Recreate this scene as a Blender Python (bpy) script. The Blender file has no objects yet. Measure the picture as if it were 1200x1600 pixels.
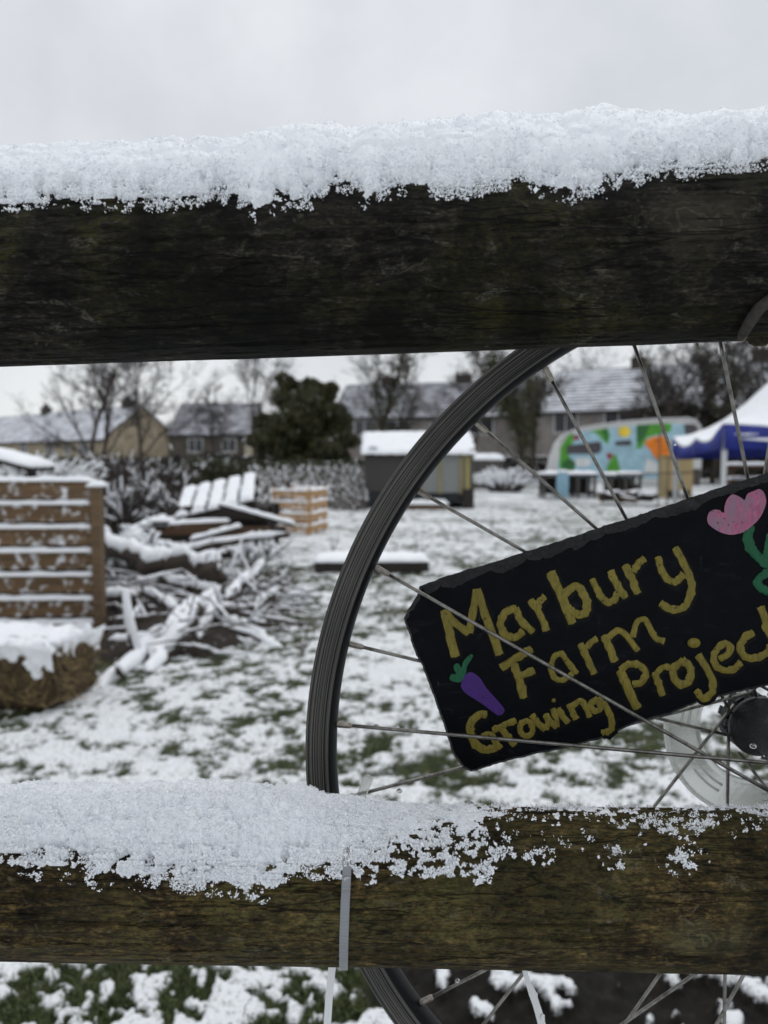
import bpy, math, random
import numpy as np
from mathutils import Vector, Matrix

random.seed(7)
rng = np.random.default_rng(11)
R = math.radians
sc = bpy.context.scene
COL = sc.collection

# ---------------------------------------------------------------- camera, world, sun, exposure
PITCH = math.atan(85 / 1200)
CAM = np.array([0.0, 0.0, 1.2])
cd = bpy.data.cameras.new('camera')
cam = bpy.data.objects.new('camera', cd)
COL.objects.link(cam)
cam.location = CAM
cam.rotation_euler = (math.pi / 2 - PITCH, 0, 0)
cd.sensor_fit = 'VERTICAL'
cd.sensor_height = 36
cd.sensor_width = 27
cd.lens = 27
cd.clip_start = 0.02
cd.clip_end = 1500
cd.dof.use_dof = True
cd.dof.focus_distance = 0.455
cd.dof.aperture_fstop = 27 / 3.2
cd.dof.aperture_blades = 0
sc.camera = cam

SUN_EL, SUN_AZ = R(62), R(35)
w = bpy.data.worlds.new('World')
sc.world = w
w.use_nodes = True
nt = w.node_tree
nt.nodes.clear()
wo = nt.nodes.new('ShaderNodeOutputWorld')
bg = nt.nodes.new('ShaderNodeBackground')
bg.inputs['Strength'].default_value = 0.1
sky = nt.nodes.new('ShaderNodeTexSky')
sky.sky_type = 'NISHITA'
sky.sun_disc = False
sky.sun_elevation = SUN_EL
sky.sun_rotation = SUN_AZ
tc = nt.nodes.new('ShaderNodeTexCoord')
sep = nt.nodes.new('ShaderNodeSeparateXYZ')
nt.links.new(tc.outputs['Generated'], sep.inputs[0])
n1 = nt.nodes.new('ShaderNodeTexNoise')
n1.inputs['Scale'].default_value = 3.2
n1.inputs['Detail'].default_value = 5
n1.inputs['Roughness'].default_value = 0.55
nt.links.new(tc.outputs['Generated'], n1.inputs['Vector'])
cr = nt.nodes.new('ShaderNodeValToRGB')          # cloud brightness, mottled
cr.color_ramp.elements[0].position = 0.38
cr.color_ramp.elements[0].color = (6.6, 6.85, 7.2, 1)
cr.color_ramp.elements[1].position = 0.62
cr.color_ramp.elements[1].color = (7.9, 8.1, 8.4, 1)
nt.links.new(n1.outputs['Fac'], cr.inputs[0])
el = nt.nodes.new('ShaderNodeValToRGB')          # an overcast sky is brightest overhead
el.color_ramp.elements[0].position = 0.0
el.color_ramp.elements[0].color = (1.13, 1.125, 1.10, 1)
el.color_ramp.elements[1].position = 1.0
el.color_ramp.elements[1].color = (1.55, 1.55, 1.55, 1)
e = el.color_ramp.elements.new(0.28); e.color = (.985, .985, .99, 1)
e = el.color_ramp.elements.new(0.55); e.color = (1.08, 1.08, 1.08, 1)
nt.links.new(sep.outputs['Z'], el.inputs[0])
mu = nt.nodes.new('ShaderNodeMixRGB'); mu.blend_type = 'MULTIPLY'; mu.inputs[0].default_value = 1
nt.links.new(cr.outputs[0], mu.inputs[1]); nt.links.new(el.outputs[0], mu.inputs[2])
mx = nt.nodes.new('ShaderNodeMixRGB'); mx.inputs[0].default_value = 0.93   # thick cloud over the clear sky
nt.links.new(sky.outputs[0], mx.inputs[1]); nt.links.new(mu.outputs[0], mx.inputs[2])
nt.links.new(mx.outputs[0], bg.inputs['Color'])
nt.links.new(bg.outputs[0], wo.inputs[0])

sd = bpy.data.lights.new('sun', 'SUN')
sd.energy = 0.5
sd.angle = R(25)
sd.color = (1.0, 0.97, 0.93)
so = bpy.data.objects.new('sun', sd)
COL.objects.link(so)
so.rotation_euler = (math.pi / 2 - SUN_EL, 0, math.pi - SUN_AZ)
sc.view_settings.view_transform = 'Standard'
sc.view_settings.look = 'None'
sc.view_settings.exposure = 0.0
sc.view_settings.gamma = 1.0
sc.cycles.use_denoising = True
sc.cycles.max_bounces = 6
sc.cycles.transparent_max_bounces = 8

# ---------------------------------------------------------------- pixel helpers (1200 x 1600 measure)
def ray(px, py):
    a = (px - 600) / 1200.0
    b = (800 - py) / 1200.0
    return np.array([a, math.cos(PITCH) + b * math.sin(PITCH), -math.sin(PITCH) + b * math.cos(PITCH)])

def P(px, py, Y):
    d = ray(px, py)
    return CAM + d * (Y / d[1])

def PX(px, Y):
    return (px - 600) / 1200.0 * Y * 1.0

# ---------------------------------------------------------------- numpy noise
def _hash(i, j, k, seed):
    h = (i.astype(np.int64) * 374761393 + j.astype(np.int64) * 668265263 + k.astype(np.int64) * 2147483647 + seed * 974634777) & 0xffffffff
    h = ((h ^ (h >> 13)) * 1274126177) & 0xffffffff
    h = ((h ^ (h >> 16)) * 2246822519) & 0xffffffff
    h = h ^ (h >> 15)
    return (h & 0xffffff) / float(0xffffff)

def vn(x, y, z=None, seed=0):
    x = np.asarray(x, float); y = np.asarray(y, float)
    z = np.zeros_like(x) if z is None else np.asarray(z, float) + 0 * x
    i = np.floor(x); j = np.floor(y); k = np.floor(z)
    fx = x - i; fy = y - j; fz = z - k
    fx = fx * fx * (3 - 2 * fx); fy = fy * fy * (3 - 2 * fy); fz = fz * fz * (3 - 2 * fz)
    r = 0
    for a in (0, 1):
        for b in (0, 1):
            for c in (0, 1):
                wt = (fx if a else 1 - fx) * (fy if b else 1 - fy) * (fz if c else 1 - fz)
                r = r + wt * _hash(i + a, j + b, k + c, seed)
    return r

def fbm(x, y, z=None, seed=0, octv=4, gain=0.5):
    s = 0; amp = 1; tot = 0
    for o in range(octv):
        f = 2.03 ** o
        s = s + amp * vn(x * f, y * f, None if z is None else z * f, seed + 17 * o)
        tot += amp; amp *= gain
    return s / tot

def puff(x, y, seed=0):
    """rounded cauliflower lumps: tall in the middle of each cell, creased between cells"""
    x = np.asarray(x, float); y = np.asarray(y, float); i = np.floor(x); j = np.floor(y); best = np.full(x.shape, -9.0)
    for a in (-1, 0, 1):
        for b in (-1, 0, 1):
            ci, cj = i + a, j + b; z0 = np.zeros_like(ci)
            px_ = ci + _hash(ci, cj, z0, seed); py_ = cj + _hash(ci, cj, z0, seed + 1); r_ = .55 + .55 * _hash(ci, cj, z0, seed + 2)
            d2 = ((x - px_) ** 2 + (y - py_) ** 2) / (r_ * r_)
            best = np.maximum(best, np.where(d2 < 1, np.sqrt(np.clip(1 - d2, 0, 1)), -.35 * (d2 - 1)) * r_)
    return np.clip(best, -.3, 1.2)

def sstep(a, b, x):
    t = np.clip((x - a) / (b - a), 0, 1)
    return t * t * (3 - 2 * t)

# ---------------------------------------------------------------- objects
def thing(name, label, cat, loc=(0, 0, 0), rz=0.0, group=None, kind=None):
    o = bpy.data.objects.new(name, None)
    o.empty_display_size = 0.1
    COL.objects.link(o)
    o.location = loc
    o.rotation_euler = (0, 0, rz)
    tag(o, label, cat, group, kind)
    return o

def tag(o, label=None, cat=None, group=None, kind=None):
    if label: o['label'] = label
    if cat: o['category'] = cat
    if group: o['group'] = group
    if kind: o['kind'] = kind
    return o

def rawmesh(name, V, F, mat, parent=None, smooth=True, world=False):
    """V (n,3), F list of tuples or an (m,k) array; links ONE mesh object."""
    me = bpy.data.meshes.new(name)
    V = np.asarray(V, float)
    if world and parent is not None:
        r = parent
        off = np.zeros(3)
        while r is not None:
            off = off + np.array(r.location); r = r.parent
        V = V - off
    if isinstance(F, np.ndarray):
        m, k = F.shape
        me.vertices.add(len(V)); me.vertices.foreach_set('co', V.astype(np.float32).ravel())
        me.loops.add(m * k); me.loops.foreach_set('vertex_index', F.astype(np.int32).ravel())
        me.polygons.add(m)
        me.polygons.foreach_set('loop_start', np.arange(0, m * k, k, dtype=np.int32))
        me.polygons.foreach_set('loop_total', np.full(m, k, dtype=np.int32))
        me.update(calc_edges=True)
        me.validate()
    else:
        me.from_pydata([tuple(v) for v in V], [], F)
        me.update()
    me.polygons.foreach_set('use_smooth', np.full(len(me.polygons), smooth, dtype=bool))
    if mat is not None: me.materials.append(mat)
    o = bpy.data.objects.new(name, me)
    COL.objects.link(o)
    if parent is not None: o.parent = parent
    return o

class MB:
    def __init__(s): s.v = []; s.f = []
    def add(s, V, F):
        o = len(s.v)
        s.v.extend([tuple(map(float, v)) for v in V])
        s.f.extend([tuple(int(i) + o for i in f) for f in F])
        return s
    def box(s, c, d, rz=0.0, rx=0.0, ry=0.0, bev=0.0):
        x, y, z = d[0] / 2, d[1] / 2, d[2] / 2
        M = Matrix.Rotation(rz, 3, 'Z') @ Matrix.Rotation(ry, 3, 'Y') @ Matrix.Rotation(rx, 3, 'X')
        b = min(bev, x * .9, y * .9, z * .9)
        if b <= 0:
            V = [(sx * x, sy * y, sz * z) for sz in (-1, 1) for sy in (-1, 1) for sx in (-1, 1)]
            F = [(0, 2, 3, 1), (4, 5, 7, 6), (0, 1, 5, 4), (2, 6, 7, 3), (0, 4, 6, 2), (1, 3, 7, 5)]
        else:
            V = []; F = []
            id_ = {}
            for sx in (-1, 1):
                for sy in (-1, 1):
                    for sz in (-1, 1):
                        for ax in range(3):
                            q = [sx * (x - b), sy * (y - b), sz * (z - b)]
                            q[ax] = (sx * x, sy * y, sz * z)[ax]
                            id_[(sx, sy, sz, ax)] = len(V); V.append(tuple(q))
            for ax in range(3):
                o1, o2 = (ax + 1) % 3, (ax + 2) % 3
                for sg in (-1, 1):
                    q = []
                    for (p1, p2) in ((-1, -1), (1, -1), (1, 1), (-1, 1)):
                        k = [0, 0, 0]; k[ax] = sg; k[o1] = p1; k[o2] = p2
                        q.append(id_[(k[0], k[1], k[2], ax)])
                    F.append(tuple(q if sg > 0 else q[::-1]))
            for ax in range(3):
                o1, o2 = (ax + 1) % 3, (ax + 2) % 3
                for p1 in (-1, 1):
                    for p2 in (-1, 1):
                        k0 = [0, 0, 0]; k0[o1] = p1; k0[o2] = p2; k1 = list(k0)
                        k0[ax] = -1; k1[ax] = 1
                        q = [id_[(*k0, o1)], id_[(*k1, o1)], id_[(*k1, o2)], id_[(*k0, o2)]]
                        F.append(tuple(q if p1 * p2 < 0 else q[::-1]))
            for sx in (-1, 1):
                for sy in (-1, 1):
                    for sz in (-1, 1):
                        q = [id_[(sx, sy, sz, a)] for a in range(3)]
                        F.append(tuple(q if sx * sy * sz > 0 else q[::-1]))
        V = [tuple(M @ Vector(v) + Vector(c)) for v in V]
        return s.add(V, F)
    def tube(s, pts, rad, n=8, cap=True, ph=0.0):
        pts = [np.asarray(p, float) for p in pts]
        if not hasattr(rad, '__len__'): rad = [rad] * len(pts)
        V = []; F = []
        up = np.array([0, 0, 1.0])
        prev = None
        for i, p in enumerate(pts):
            t = pts[min(i + 1, len(pts) - 1)] - pts[max(i - 1, 0)]
            t = t / (np.linalg.norm(t) + 1e-12)
            if prev is None:
                a = up if abs(t[2]) < .9 else np.array([1.0, 0, 0])
                u = np.cross(t, a)
            else:
                u = prev - t * np.dot(prev, t)
            u = u / (np.linalg.norm(u) + 1e-12); prev = u
            v = np.cross(t, u)
            for k in range(n):
                a = 2 * math.pi * k / n + ph
                V.append(p + (u * math.cos(a) + v * math.sin(a)) * rad[i])
        for i in range(len(pts) - 1):
            for k in range(n):
                a = i * n + k; b = i * n + (k + 1) % n
                F.append((a, a + n, b + n, b))
        if cap:
            F.append(tuple(range(n))); F.append(tuple(range((len(pts) - 1) * n + n - 1, (len(pts) - 1) * n - 1, -1)))
        return s.add(V, F)
    def snow(s, x0, x1, y0, y1, z, th, M=None, cell=0.04, seed=0, over=0.01, droop=0.0, rag=0.0):
        """an irregular slab of settled snow on a horizontal rectangle"""
        nx = max(4, min(90, int((x1 - x0) / cell) + 2)); ny = max(4, min(60, int((y1 - y0) / cell) + 2))
        X, Y = np.meshgrid(np.linspace(0, 1, nx), np.linspace(0, 1, ny))
        gx = x0 - over + X * (x1 - x0 + 2 * over); gy = y0 - over + Y * (y1 - y0 + 2 * over)
        ex = np.minimum(X, 1 - X) * (x1 - x0); ey = np.minimum(Y, 1 - Y) * (y1 - y0)
        e_ = np.minimum(ex, ey) / max(th * 1.2, 1e-4)
        fall = np.sqrt(np.clip(1 - (1 - np.clip(e_, 0, 1)) ** 2, 0, 1))
        nz = fbm(gx / (cell * 2.5) + seed * 7.1, gy / (cell * 2.5), seed=seed, octv=3)
        h = th * (0.25 + 0.75 * fall) * (0.6 + 0.8 * nz)
        jx = (vn(gx / cell, gy / cell, seed=seed + 3) - .5) * cell * .6; jy = (vn(gx / cell, gy / cell, seed=seed + 5) - .5) * cell * .6
        if rag:
            q1 = np.clip(fbm(gy / cell * .35, 0 * gy + seed, seed=seed + 8, octv=4, gain=.7) - .25, 0, 1); q2 = np.clip(fbm(gx / cell * .35, 0 * gx + seed, seed=seed + 9, octv=4, gain=.7) - .25, 0, 1)
            jx = jx - (gx - (x0 + x1) / 2) / (x1 - x0) * 2 * rag * q1; jy = jy - (gy - (y0 + y1) / 2) / (y1 - y0) * 2 * rag * q2
        T = np.stack([gx + jx, gy + jy, z + h], -1).reshape(-1, 3)
        B = np.stack([gx + jx, gy + jy, np.full_like(gx, z - droop)], -1)
        V = list(T); F = []
        for j in range(ny - 1):
            for i in range(nx - 1):
                a = j * nx + i
                F.append((a, a + 1, a + nx + 1, a + nx))
        ring = [(0, i) for i in range(nx)] + [(j, nx - 1) for j in range(1, ny)] + [(ny - 1, i) for i in range(nx - 2, -1, -1)] + [(j, 0) for j in range(ny - 2, 0, -1)]
        o = len(V)
        for (j, i) in ring: V.append(B[j, i])
        m = len(ring)
        for q in range(m):
            a = ring[q][0] * nx + ring[q][1]; b = ring[(q + 1) % m][0] * nx + ring[(q + 1) % m][1]
            F.append((a, o + q, o + (q + 1) % m, b))
        F.append(tuple(o + q for q in range(m - 1, -1, -1)))
        if M is not None: V = [tuple(M @ Vector(v)) for v in V]
        return s.add(V, F)
    def build(s, name, mat, parent=None, smooth=False, world=False):
        return rawmesh(name, s.v, s.f, mat, parent, smooth, world)

# ---------------------------------------------------------------- materials
def newmat(name):
    m = bpy.data.materials.new(name)
    m.use_nodes = True
    t = m.node_tree
    return m, t, t.nodes['Principled BSDF']

def N(t, kind, **kw):
    n = t.nodes.new(kind)
    for k, v in kw.items():
        if k in n.inputs: n.inputs[k].default_value = v
        else: setattr(n, k, v)
    return n

def ramp(t, src, stops):
    r = t.nodes.new('ShaderNodeValToRGB')
    el_ = r.color_ramp.elements
    el_[0].position = stops[0][0]; el_[0].color = (*stops[0][1], 1)
    el_[1].position = stops[-1][0]; el_[1].color = (*stops[-1][1], 1)
    for p, c in stops[1:-1]:
        q = el_.new(p); q.color = (*c, 1)
    t.links.new(src, r.inputs[0])
    return r.outputs[0]

def coords(t, scale=(1, 1, 1), kind='Object', rot=(0, 0, 0)):
    c = t.nodes.new('ShaderNodeTexCoord')
    m = t.nodes.new('ShaderNodeMapping')
    m.inputs['Scale'].default_value = scale
    m.inputs['Rotation'].default_value = rot
    t.links.new(c.outputs[kind], m.inputs[0])
    return m.outputs[0]

def noise(t, vec, scale, detail=4, rough=.55, dist=0.0):
    n = N(t, 'ShaderNodeTexNoise')
    n.inputs['Scale'].default_value = scale; n.inputs['Detail'].default_value = detail
    n.inputs['Roughness'].default_value = rough; n.inputs['Distortion'].default_value = dist
    t.links.new(vec, n.inputs['Vector'])
    return n.outputs['Fac']

def bump(t, bs, h, strength, dist):
    b = N(t, 'ShaderNodeBump')
    b.inputs['Strength'].default_value = strength; b.inputs['Distance'].default_value = dist
    t.links.new(h, b.inputs['Height'])
    t.links.new(b.outputs[0], bs.inputs['Normal'])

def mixc(t, fac, a, b, mode='MIX'):
    m = N(t, 'ShaderNodeMixRGB'); m.blend_type = mode
    for i, s_ in ((0, fac), (1, a), (2, b)):
        if isinstance(s_, (int, float)): m.inputs[i].default_value = s_
        elif isinstance(s_, tuple): m.inputs[i].default_value = (*s_, 1)
        else: t.links.new(s_, m.inputs[i])
    return m.outputs[0]

def simple(name, col, rough=.7, var=.25, scale=6, metal=0.0, bmp=0.0, bscale=40, spec=.4):
    m, t, b = newmat(name)
    v = coords(t)
    f = noise(t, v, scale)
    c = tuple(col)
    t.links.new(ramp(t, f, [(.3, tuple(x * (1 - var) for x in c)), (.7, tuple(min(1, x * (1 + var)) for x in c))]), b.inputs['Base Color'])
    b.inputs['Roughness'].default_value = rough; b.inputs['Metallic'].default_value = metal
    b.inputs['Specular IOR Level'].default_value = spec
    if bmp: bump(t, b, noise(t, v, bscale), bmp, .01)
    return m

def snowmat(name, scale=300, dist=.0006, sss=0.0):
    m, t, b = newmat(name)
    v = coords(t)
    t.links.new(ramp(t, noise(t, v, scale * .2, 3), [(.3, (.86, .88, .92)), (.7, (.92, .935, .955))]), b.inputs['Base Color'])
    b.inputs['Roughness'].default_value = .6
    b.inputs['Specular IOR Level'].default_value = .25
    if sss:
        b.inputs['Subsurface Weight'].default_value = sss
        b.inputs['Subsurface Radius'].default_value = (.004, .0045, .005)
        b.inputs['Subsurface Scale'].default_value = 1.0
    bump(t, b, noise(t, v, scale, 5, .7), .45, dist)
    return m

M_SNOW = snowmat('snow_far', 25, .02)
M_SNOWNEAR = snowmat('snow_near', 900, .0007)

def woodmat(name, dark, light, grain=(2, 30, 30), snowy=0.0, scale=3.0, rough=.8):
    m, t, b = newmat(name)
    v = coords(t, grain)
    f = noise(t, v, scale, 6, .65, .3)
    c = ramp(t, f, [(.25, dark), (.5, tuple((a + q) / 2 for a, q in zip(dark, light))), (.78, light)])
    if snowy:
        g = noise(t, coords(t), 16, 4, .6)
        msk = ramp(t, g, [(1 - snowy - .08, (0, 0, 0)), (1 - snowy + .06, (1, 1, 1))])
        c = mixc(t, msk, c, (.82, .84, .88))
    t.links.new(c, b.inputs['Base Color'])
    b.inputs['Roughness'].default_value = rough
    bump(t, b, f, .5, .004)
    return m

# ================================================================ GROUND
def ground():
    # rows grow with distance so that near ground is fine and far ground is coarse
    d = [0.35]
    while d[-1] < 62: d.append(d[-1] * 1.0062 + .0005)
    d = np.array(d); nx = 460
    u = np.linspace(-1, 1, nx); u = np.sign(u) * np.abs(u) ** 1.15
    X = u[None, :] * (d[:, None] * .85 + .25); Y = np.repeat(d[:, None], nx, 1)
    n_big = fbm(X * .9, Y * .9, seed=3, octv=3)
    n_mid = fbm(X * 9, Y * 9, seed=5, octv=3)
    n_fin = fbm(X * 30, Y * 30, seed=9, octv=3)
    n = .36 * n_mid + .36 * n_fin + .13 * fbm(X * 75, Y * 75, seed=15, octv=2) + .25 * (n_big - .5) + .10
    # bare patches: the brush pile, dug soil under the wheel, the path in the foreground
    soil = sstep(-.10, .02, X + .06 * (n_mid - .5) + (Y - 1.7) * .15) * (1 - sstep(2.0, 2.25, Y + .3 * (n_mid - .5)))
    lumps = fbm(X * 15, Y * 15, seed=21, octv=2)
    near = 1 - sstep(1.9, 2.7, Y)
    pile = np.exp(-(((X + 1.6) / .9) ** 2 + ((Y - 5.7) / 1.3) ** 2) * 1.2)
    thr = .455 + .10 * pile - .03 * sstep(5, 12, Y)
    S = .30 + .66 * sstep(thr - .07, thr + .14, n)
    lawn_near = sstep(.435, .535, .35 * lumps + .35 * n_fin + .3 * fbm(X * 55, Y * 55, seed=13, octv=2))
    S = S * (1 - near) + lawn_near * near
    soil_snow = sstep(.585, .645, .62 * lumps + .38 * n_fin)
    S = S * (1 - soil) + soil_snow * soil
    far = sstep(9, 30, Y)
    S = S * (1 - far) + (.84 + .7 * (fbm(X * 1.2, Y * .5, seed=31, octv=3) - .5)) * far
    S = np.clip(S, 0, 1)
    amp = .020 * (1 - soil) + .028 * soil
    Z = S * amp * (1 - .5 * far) * (.7 + .6 * n_fin) + (n_big - .5) * .05 * sstep(2.2, 6, Y) + (n_fin - .5) * .035 * soil * (1 - S) - .012
    V = np.stack([X, Y, Z], -1).reshape(-1, 3)
    ny = len(d)
    a = (np.arange(ny - 1)[:, None] * nx + np.arange(nx - 1)[None, :]).ravel()
    F = np.stack([a, a + 1, a + nx + 1, a + nx], -1)
    m, t, b = newmat('snowy_grass')
    at = N(t, 'ShaderNodeAttribute', attribute_name='snow_cover')
    sl = N(t, 'ShaderNodeAttribute', attribute_name='bare_soil')
    v = coords(t)
    gcol = ramp(t, noise(t, v, 22, 5, .7), [(.25, (.005, .008, .003)), (.42, (.016, .024, .008)), (.56, (.045, .055, .018)), (.75, (.12, .10, .05))])
    scol = ramp(t, noise(t, v, 30, 6, .7), [(.3, (.003, .0025, .002)), (.55, (.010, .008, .006)), (.75, (.035, .028, .02))])
    base = mixc(t, sl.outputs['Fac'], gcol, scol)
    add = N(t, 'ShaderNodeMath'); add.operation = 'MULTIPLY_ADD'
    t.links.new(noise(t, v, 85, 6, .75), add.inputs[0]); add.inputs[1].default_value = 1.0
    sub = N(t, 'ShaderNodeMath'); sub.operation = 'MULTIPLY_ADD'; sub.inputs[1].default_value = .55; sub.inputs[2].default_value = -.27
    t.links.new(at.outputs['Fac'], sub.inputs[0]); t.links.new(sub.outputs[0], add.inputs[2])
    msk = ramp(t, add.outputs[0], [(.545, (0, 0, 0)), (.765, (1, 1, 1))])
    t.links.new(mixc(t, msk, base, (.82, .84, .86)), b.inputs['Base Color'])
    b.inputs['Roughness'].default_value = .75
    b.inputs['Specular IOR Level'].default_value = .2
    bump(t, b, noise(t, v, 120, 5, .7), .6, .006)
    o = rawmesh('snowy_ground', V, F, m)
    for nm, arr in (('snow_cover', S), ('bare_soil', soil)):
        A = o.data.attributes.new(nm, 'FLOAT', 'POINT'); A.data.foreach_set('value', arr.astype(np.float32).ravel())
    tag(o, kind='structure')
    # grass blades poking out of the thin snow nearby
    ii = rng.integers(0, V.shape[0], 600000)
    Vi = V[ii]; s_ = S.ravel()[ii]; so_ = soil.ravel()[ii]
    keep = (Vi[:, 1] > 1.2) & (Vi[:, 1] < 6.5) & (so_ < .3) & (rng.random(len(ii)) < np.clip(1.0 - s_ * 1.1, 0.008, 1))
    B = Vi[keep][:60000]; n_ = len(B)
    B[:, :2] += rng.normal(0, .006, (n_, 2)); B[:, 2] -= .004
    h = rng.uniform(.015, .045, n_); az = rng.uniform(0, 6.283, n_); ln = rng.uniform(.2, .9, n_)
    dr = np.stack([np.cos(az), np.sin(az), np.zeros(n_)], -1); sd_ = np.stack([-np.sin(az), np.cos(az), np.zeros(n_)], -1)
    up = np.array([0, 0, 1.0])
    wd = rng.uniform(.0008, .0019, n_)[:, None]
    p0 = B; p1 = B + up * (h * .6)[:, None] + dr * (h * .25 * ln)[:, None]; p2 = B + up * (h * .85)[:, None] + dr * (h * .9 * ln)[:, None]
    VV = np.stack([p0 - sd_ * wd, p0 + sd_ * wd, p1 + sd_ * wd * .8, p1 - sd_ * wd * .8, p2], 1).reshape(-1, 3)
    k = np.arange(n_)[:, None] * 5
    FF = np.concatenate([k + np.array([[0, 1, 2]]), k + np.array([[0, 2, 3]]), k + np.array([[3, 2, 4]])])
    g, t, b = newmat('grass_blade')
    t.links.new(ramp(t, noise(t, coords(t), 160, 3), [(.3, (.018, .032, .008)), (.5, (.05, .075, .018)), (.62, (.11, .13, .035)), (.8, (.22, .19, .09))]), b.inputs['Base Color'])
    b.inputs['Roughness'].default_value = .6
    tag(rawmesh('grass', VV, FF, g, smooth=False), 'short green grass poking through thin patchy snow', 'grass', kind='stuff')
    # the far field, to the horizon
    q = 900
    fm, t, b = newmat('snowy_field')
    t.links.new(ramp(t, noise(t, coords(t), .4, 5, .6), [(.35, (.35, .38, .34)), (.55, (.75, .78, .80))]), b.inputs['Base Color'])
    b.inputs['Roughness'].default_value = .8
    tag(rawmesh('field', [(-q, -q, -.06), (q, -q, -.06), (q, q, -.06), (-q, q, -.06)], [(0, 1, 2, 3)], fm), kind='structure')
ground()

# ================================================================ FENCE (near rails) with snow
def rail_fit(l_top, l_bot, r_top, r_bot, Y):
    out = []
    for px, t_, b_ in ((0, l_top, l_bot), (1200, r_top, r_bot)):
        d1 = ray(px, t_); d2 = ray(px, b_)
        e1 = math.atan2(d1[2], d1[1]); e2 = math.atan2(d2[2], d2[1])
        em = (e1 + e2) / 2; D = Y / math.cos(em)
        c = np.array([0, Y, 1.2 + D * math.sin(em)])
        c[0] = (px - 600) / 1200.0 * Y / ray(px, (t_ + b_) / 2)[1]
        out.append((c, D * math.sin((e1 - e2) / 2)))
    return out

class Rail:
    def __init__(s, fit, X0, X1, seed):
        (a, ra), (b, rb) = fit
        s.a, s.b, s.ra, s.rb = a, b, ra, rb
        s.X0, s.X1, s.seed = X0, X1, seed
    def axis(s, x):
        t = (np.asarray(x, float) - s.a[0]) / (s.b[0] - s.a[0])
        yc = s.a[1] + (s.b[1] - s.a[1]) * t; zc = s.a[2] + (s.b[2] - s.a[2]) * t; r = s.ra + (s.rb - s.ra) * t
        return yc, zc, r
    def rad(s, x, th):
        """wood radius at station x, angle th (0 on top, positive towards the camera)"""
        _, _, r = s.axis(x)
        y = np.sin(th); z = np.cos(th)
        k = 1 + .020 * (fbm(x * 5 + 3, y * 1.2 + 5, z * 1.2, seed=s.seed, octv=3) - .5) + .012 * (fbm(x * 14, y * 9, z * 9, seed=s.seed + 4, octv=3) - .5)
        g = fbm(x * 10, np.asarray(th) * 22, seed=s.seed + 8, octv=3)          # long drying cracks and grain
        return r * k - .0012 * sstep(.60, .68, g) + .0005 * (fbm(x * 25, np.asarray(th) * 70, seed=s.seed + 2, octv=2) - .5)
    def pt(s, x, th, extra=0.0):
        yc, zc, _ = s.axis(x)
        r = s.rad(x, th) + extra
        return np.stack([x + 0 * r, yc - r * np.sin(th), zc + r * np.cos(th)], -1)
    def theta(s, px, py):
        """where a pixel's ray meets the front of the rail"""
        d = ray(px, py)
        x = (px - 600) / 1200.0 * .40
        for _ in range(6):
            yc, zc, r = s.axis(x)
            dy, dz = d[1], d[2]
            A = dy * dy + dz * dz; B = -2 * (dy * yc + dz * (zc - 1.2)); C = yc ** 2 + (zc - 1.2) ** 2 - r * r
            disc = max(B * B - 4 * A * C, 0)
            k = (-B - math.sqrt(disc)) / (2 * A)
            x = d[0] * k
        return x, math.atan2(-(dy * k - yc), dz * k + 1.2 - zc)
    def mesh(s):
        xs = np.unique(np.concatenate([np.linspace(s.X0, -.34, 60), np.linspace(-.34, .34, 620), np.linspace(.34, s.X1, 60)]))
        n = 260
        th = np.linspace(0, 2 * math.pi, n, endpoint=False)
        X, T = np.meshgrid(xs, th, indexing='ij')
        V = s.pt(X, T).reshape(-1, 3)
        a = np.arange(len(xs) - 1)[:, None] * n; k = np.arange(n)[None, :]; k2 = (k + 1) % n
        F = np.stack([(a + k).ravel(), (a + k2).ravel(), (a + n + k2).ravel(), (a + n + k).ravel()], -1)
        return V, F[:, ::-1]

TOP = Rail(rail_fit(278, 573, 226, 533, .42), -1.35, 1.35, 40)
LOW = Rail(rail_fit(1259, 1502, 1263, 1524, .42), -1.35, 1.35, 60)

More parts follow.
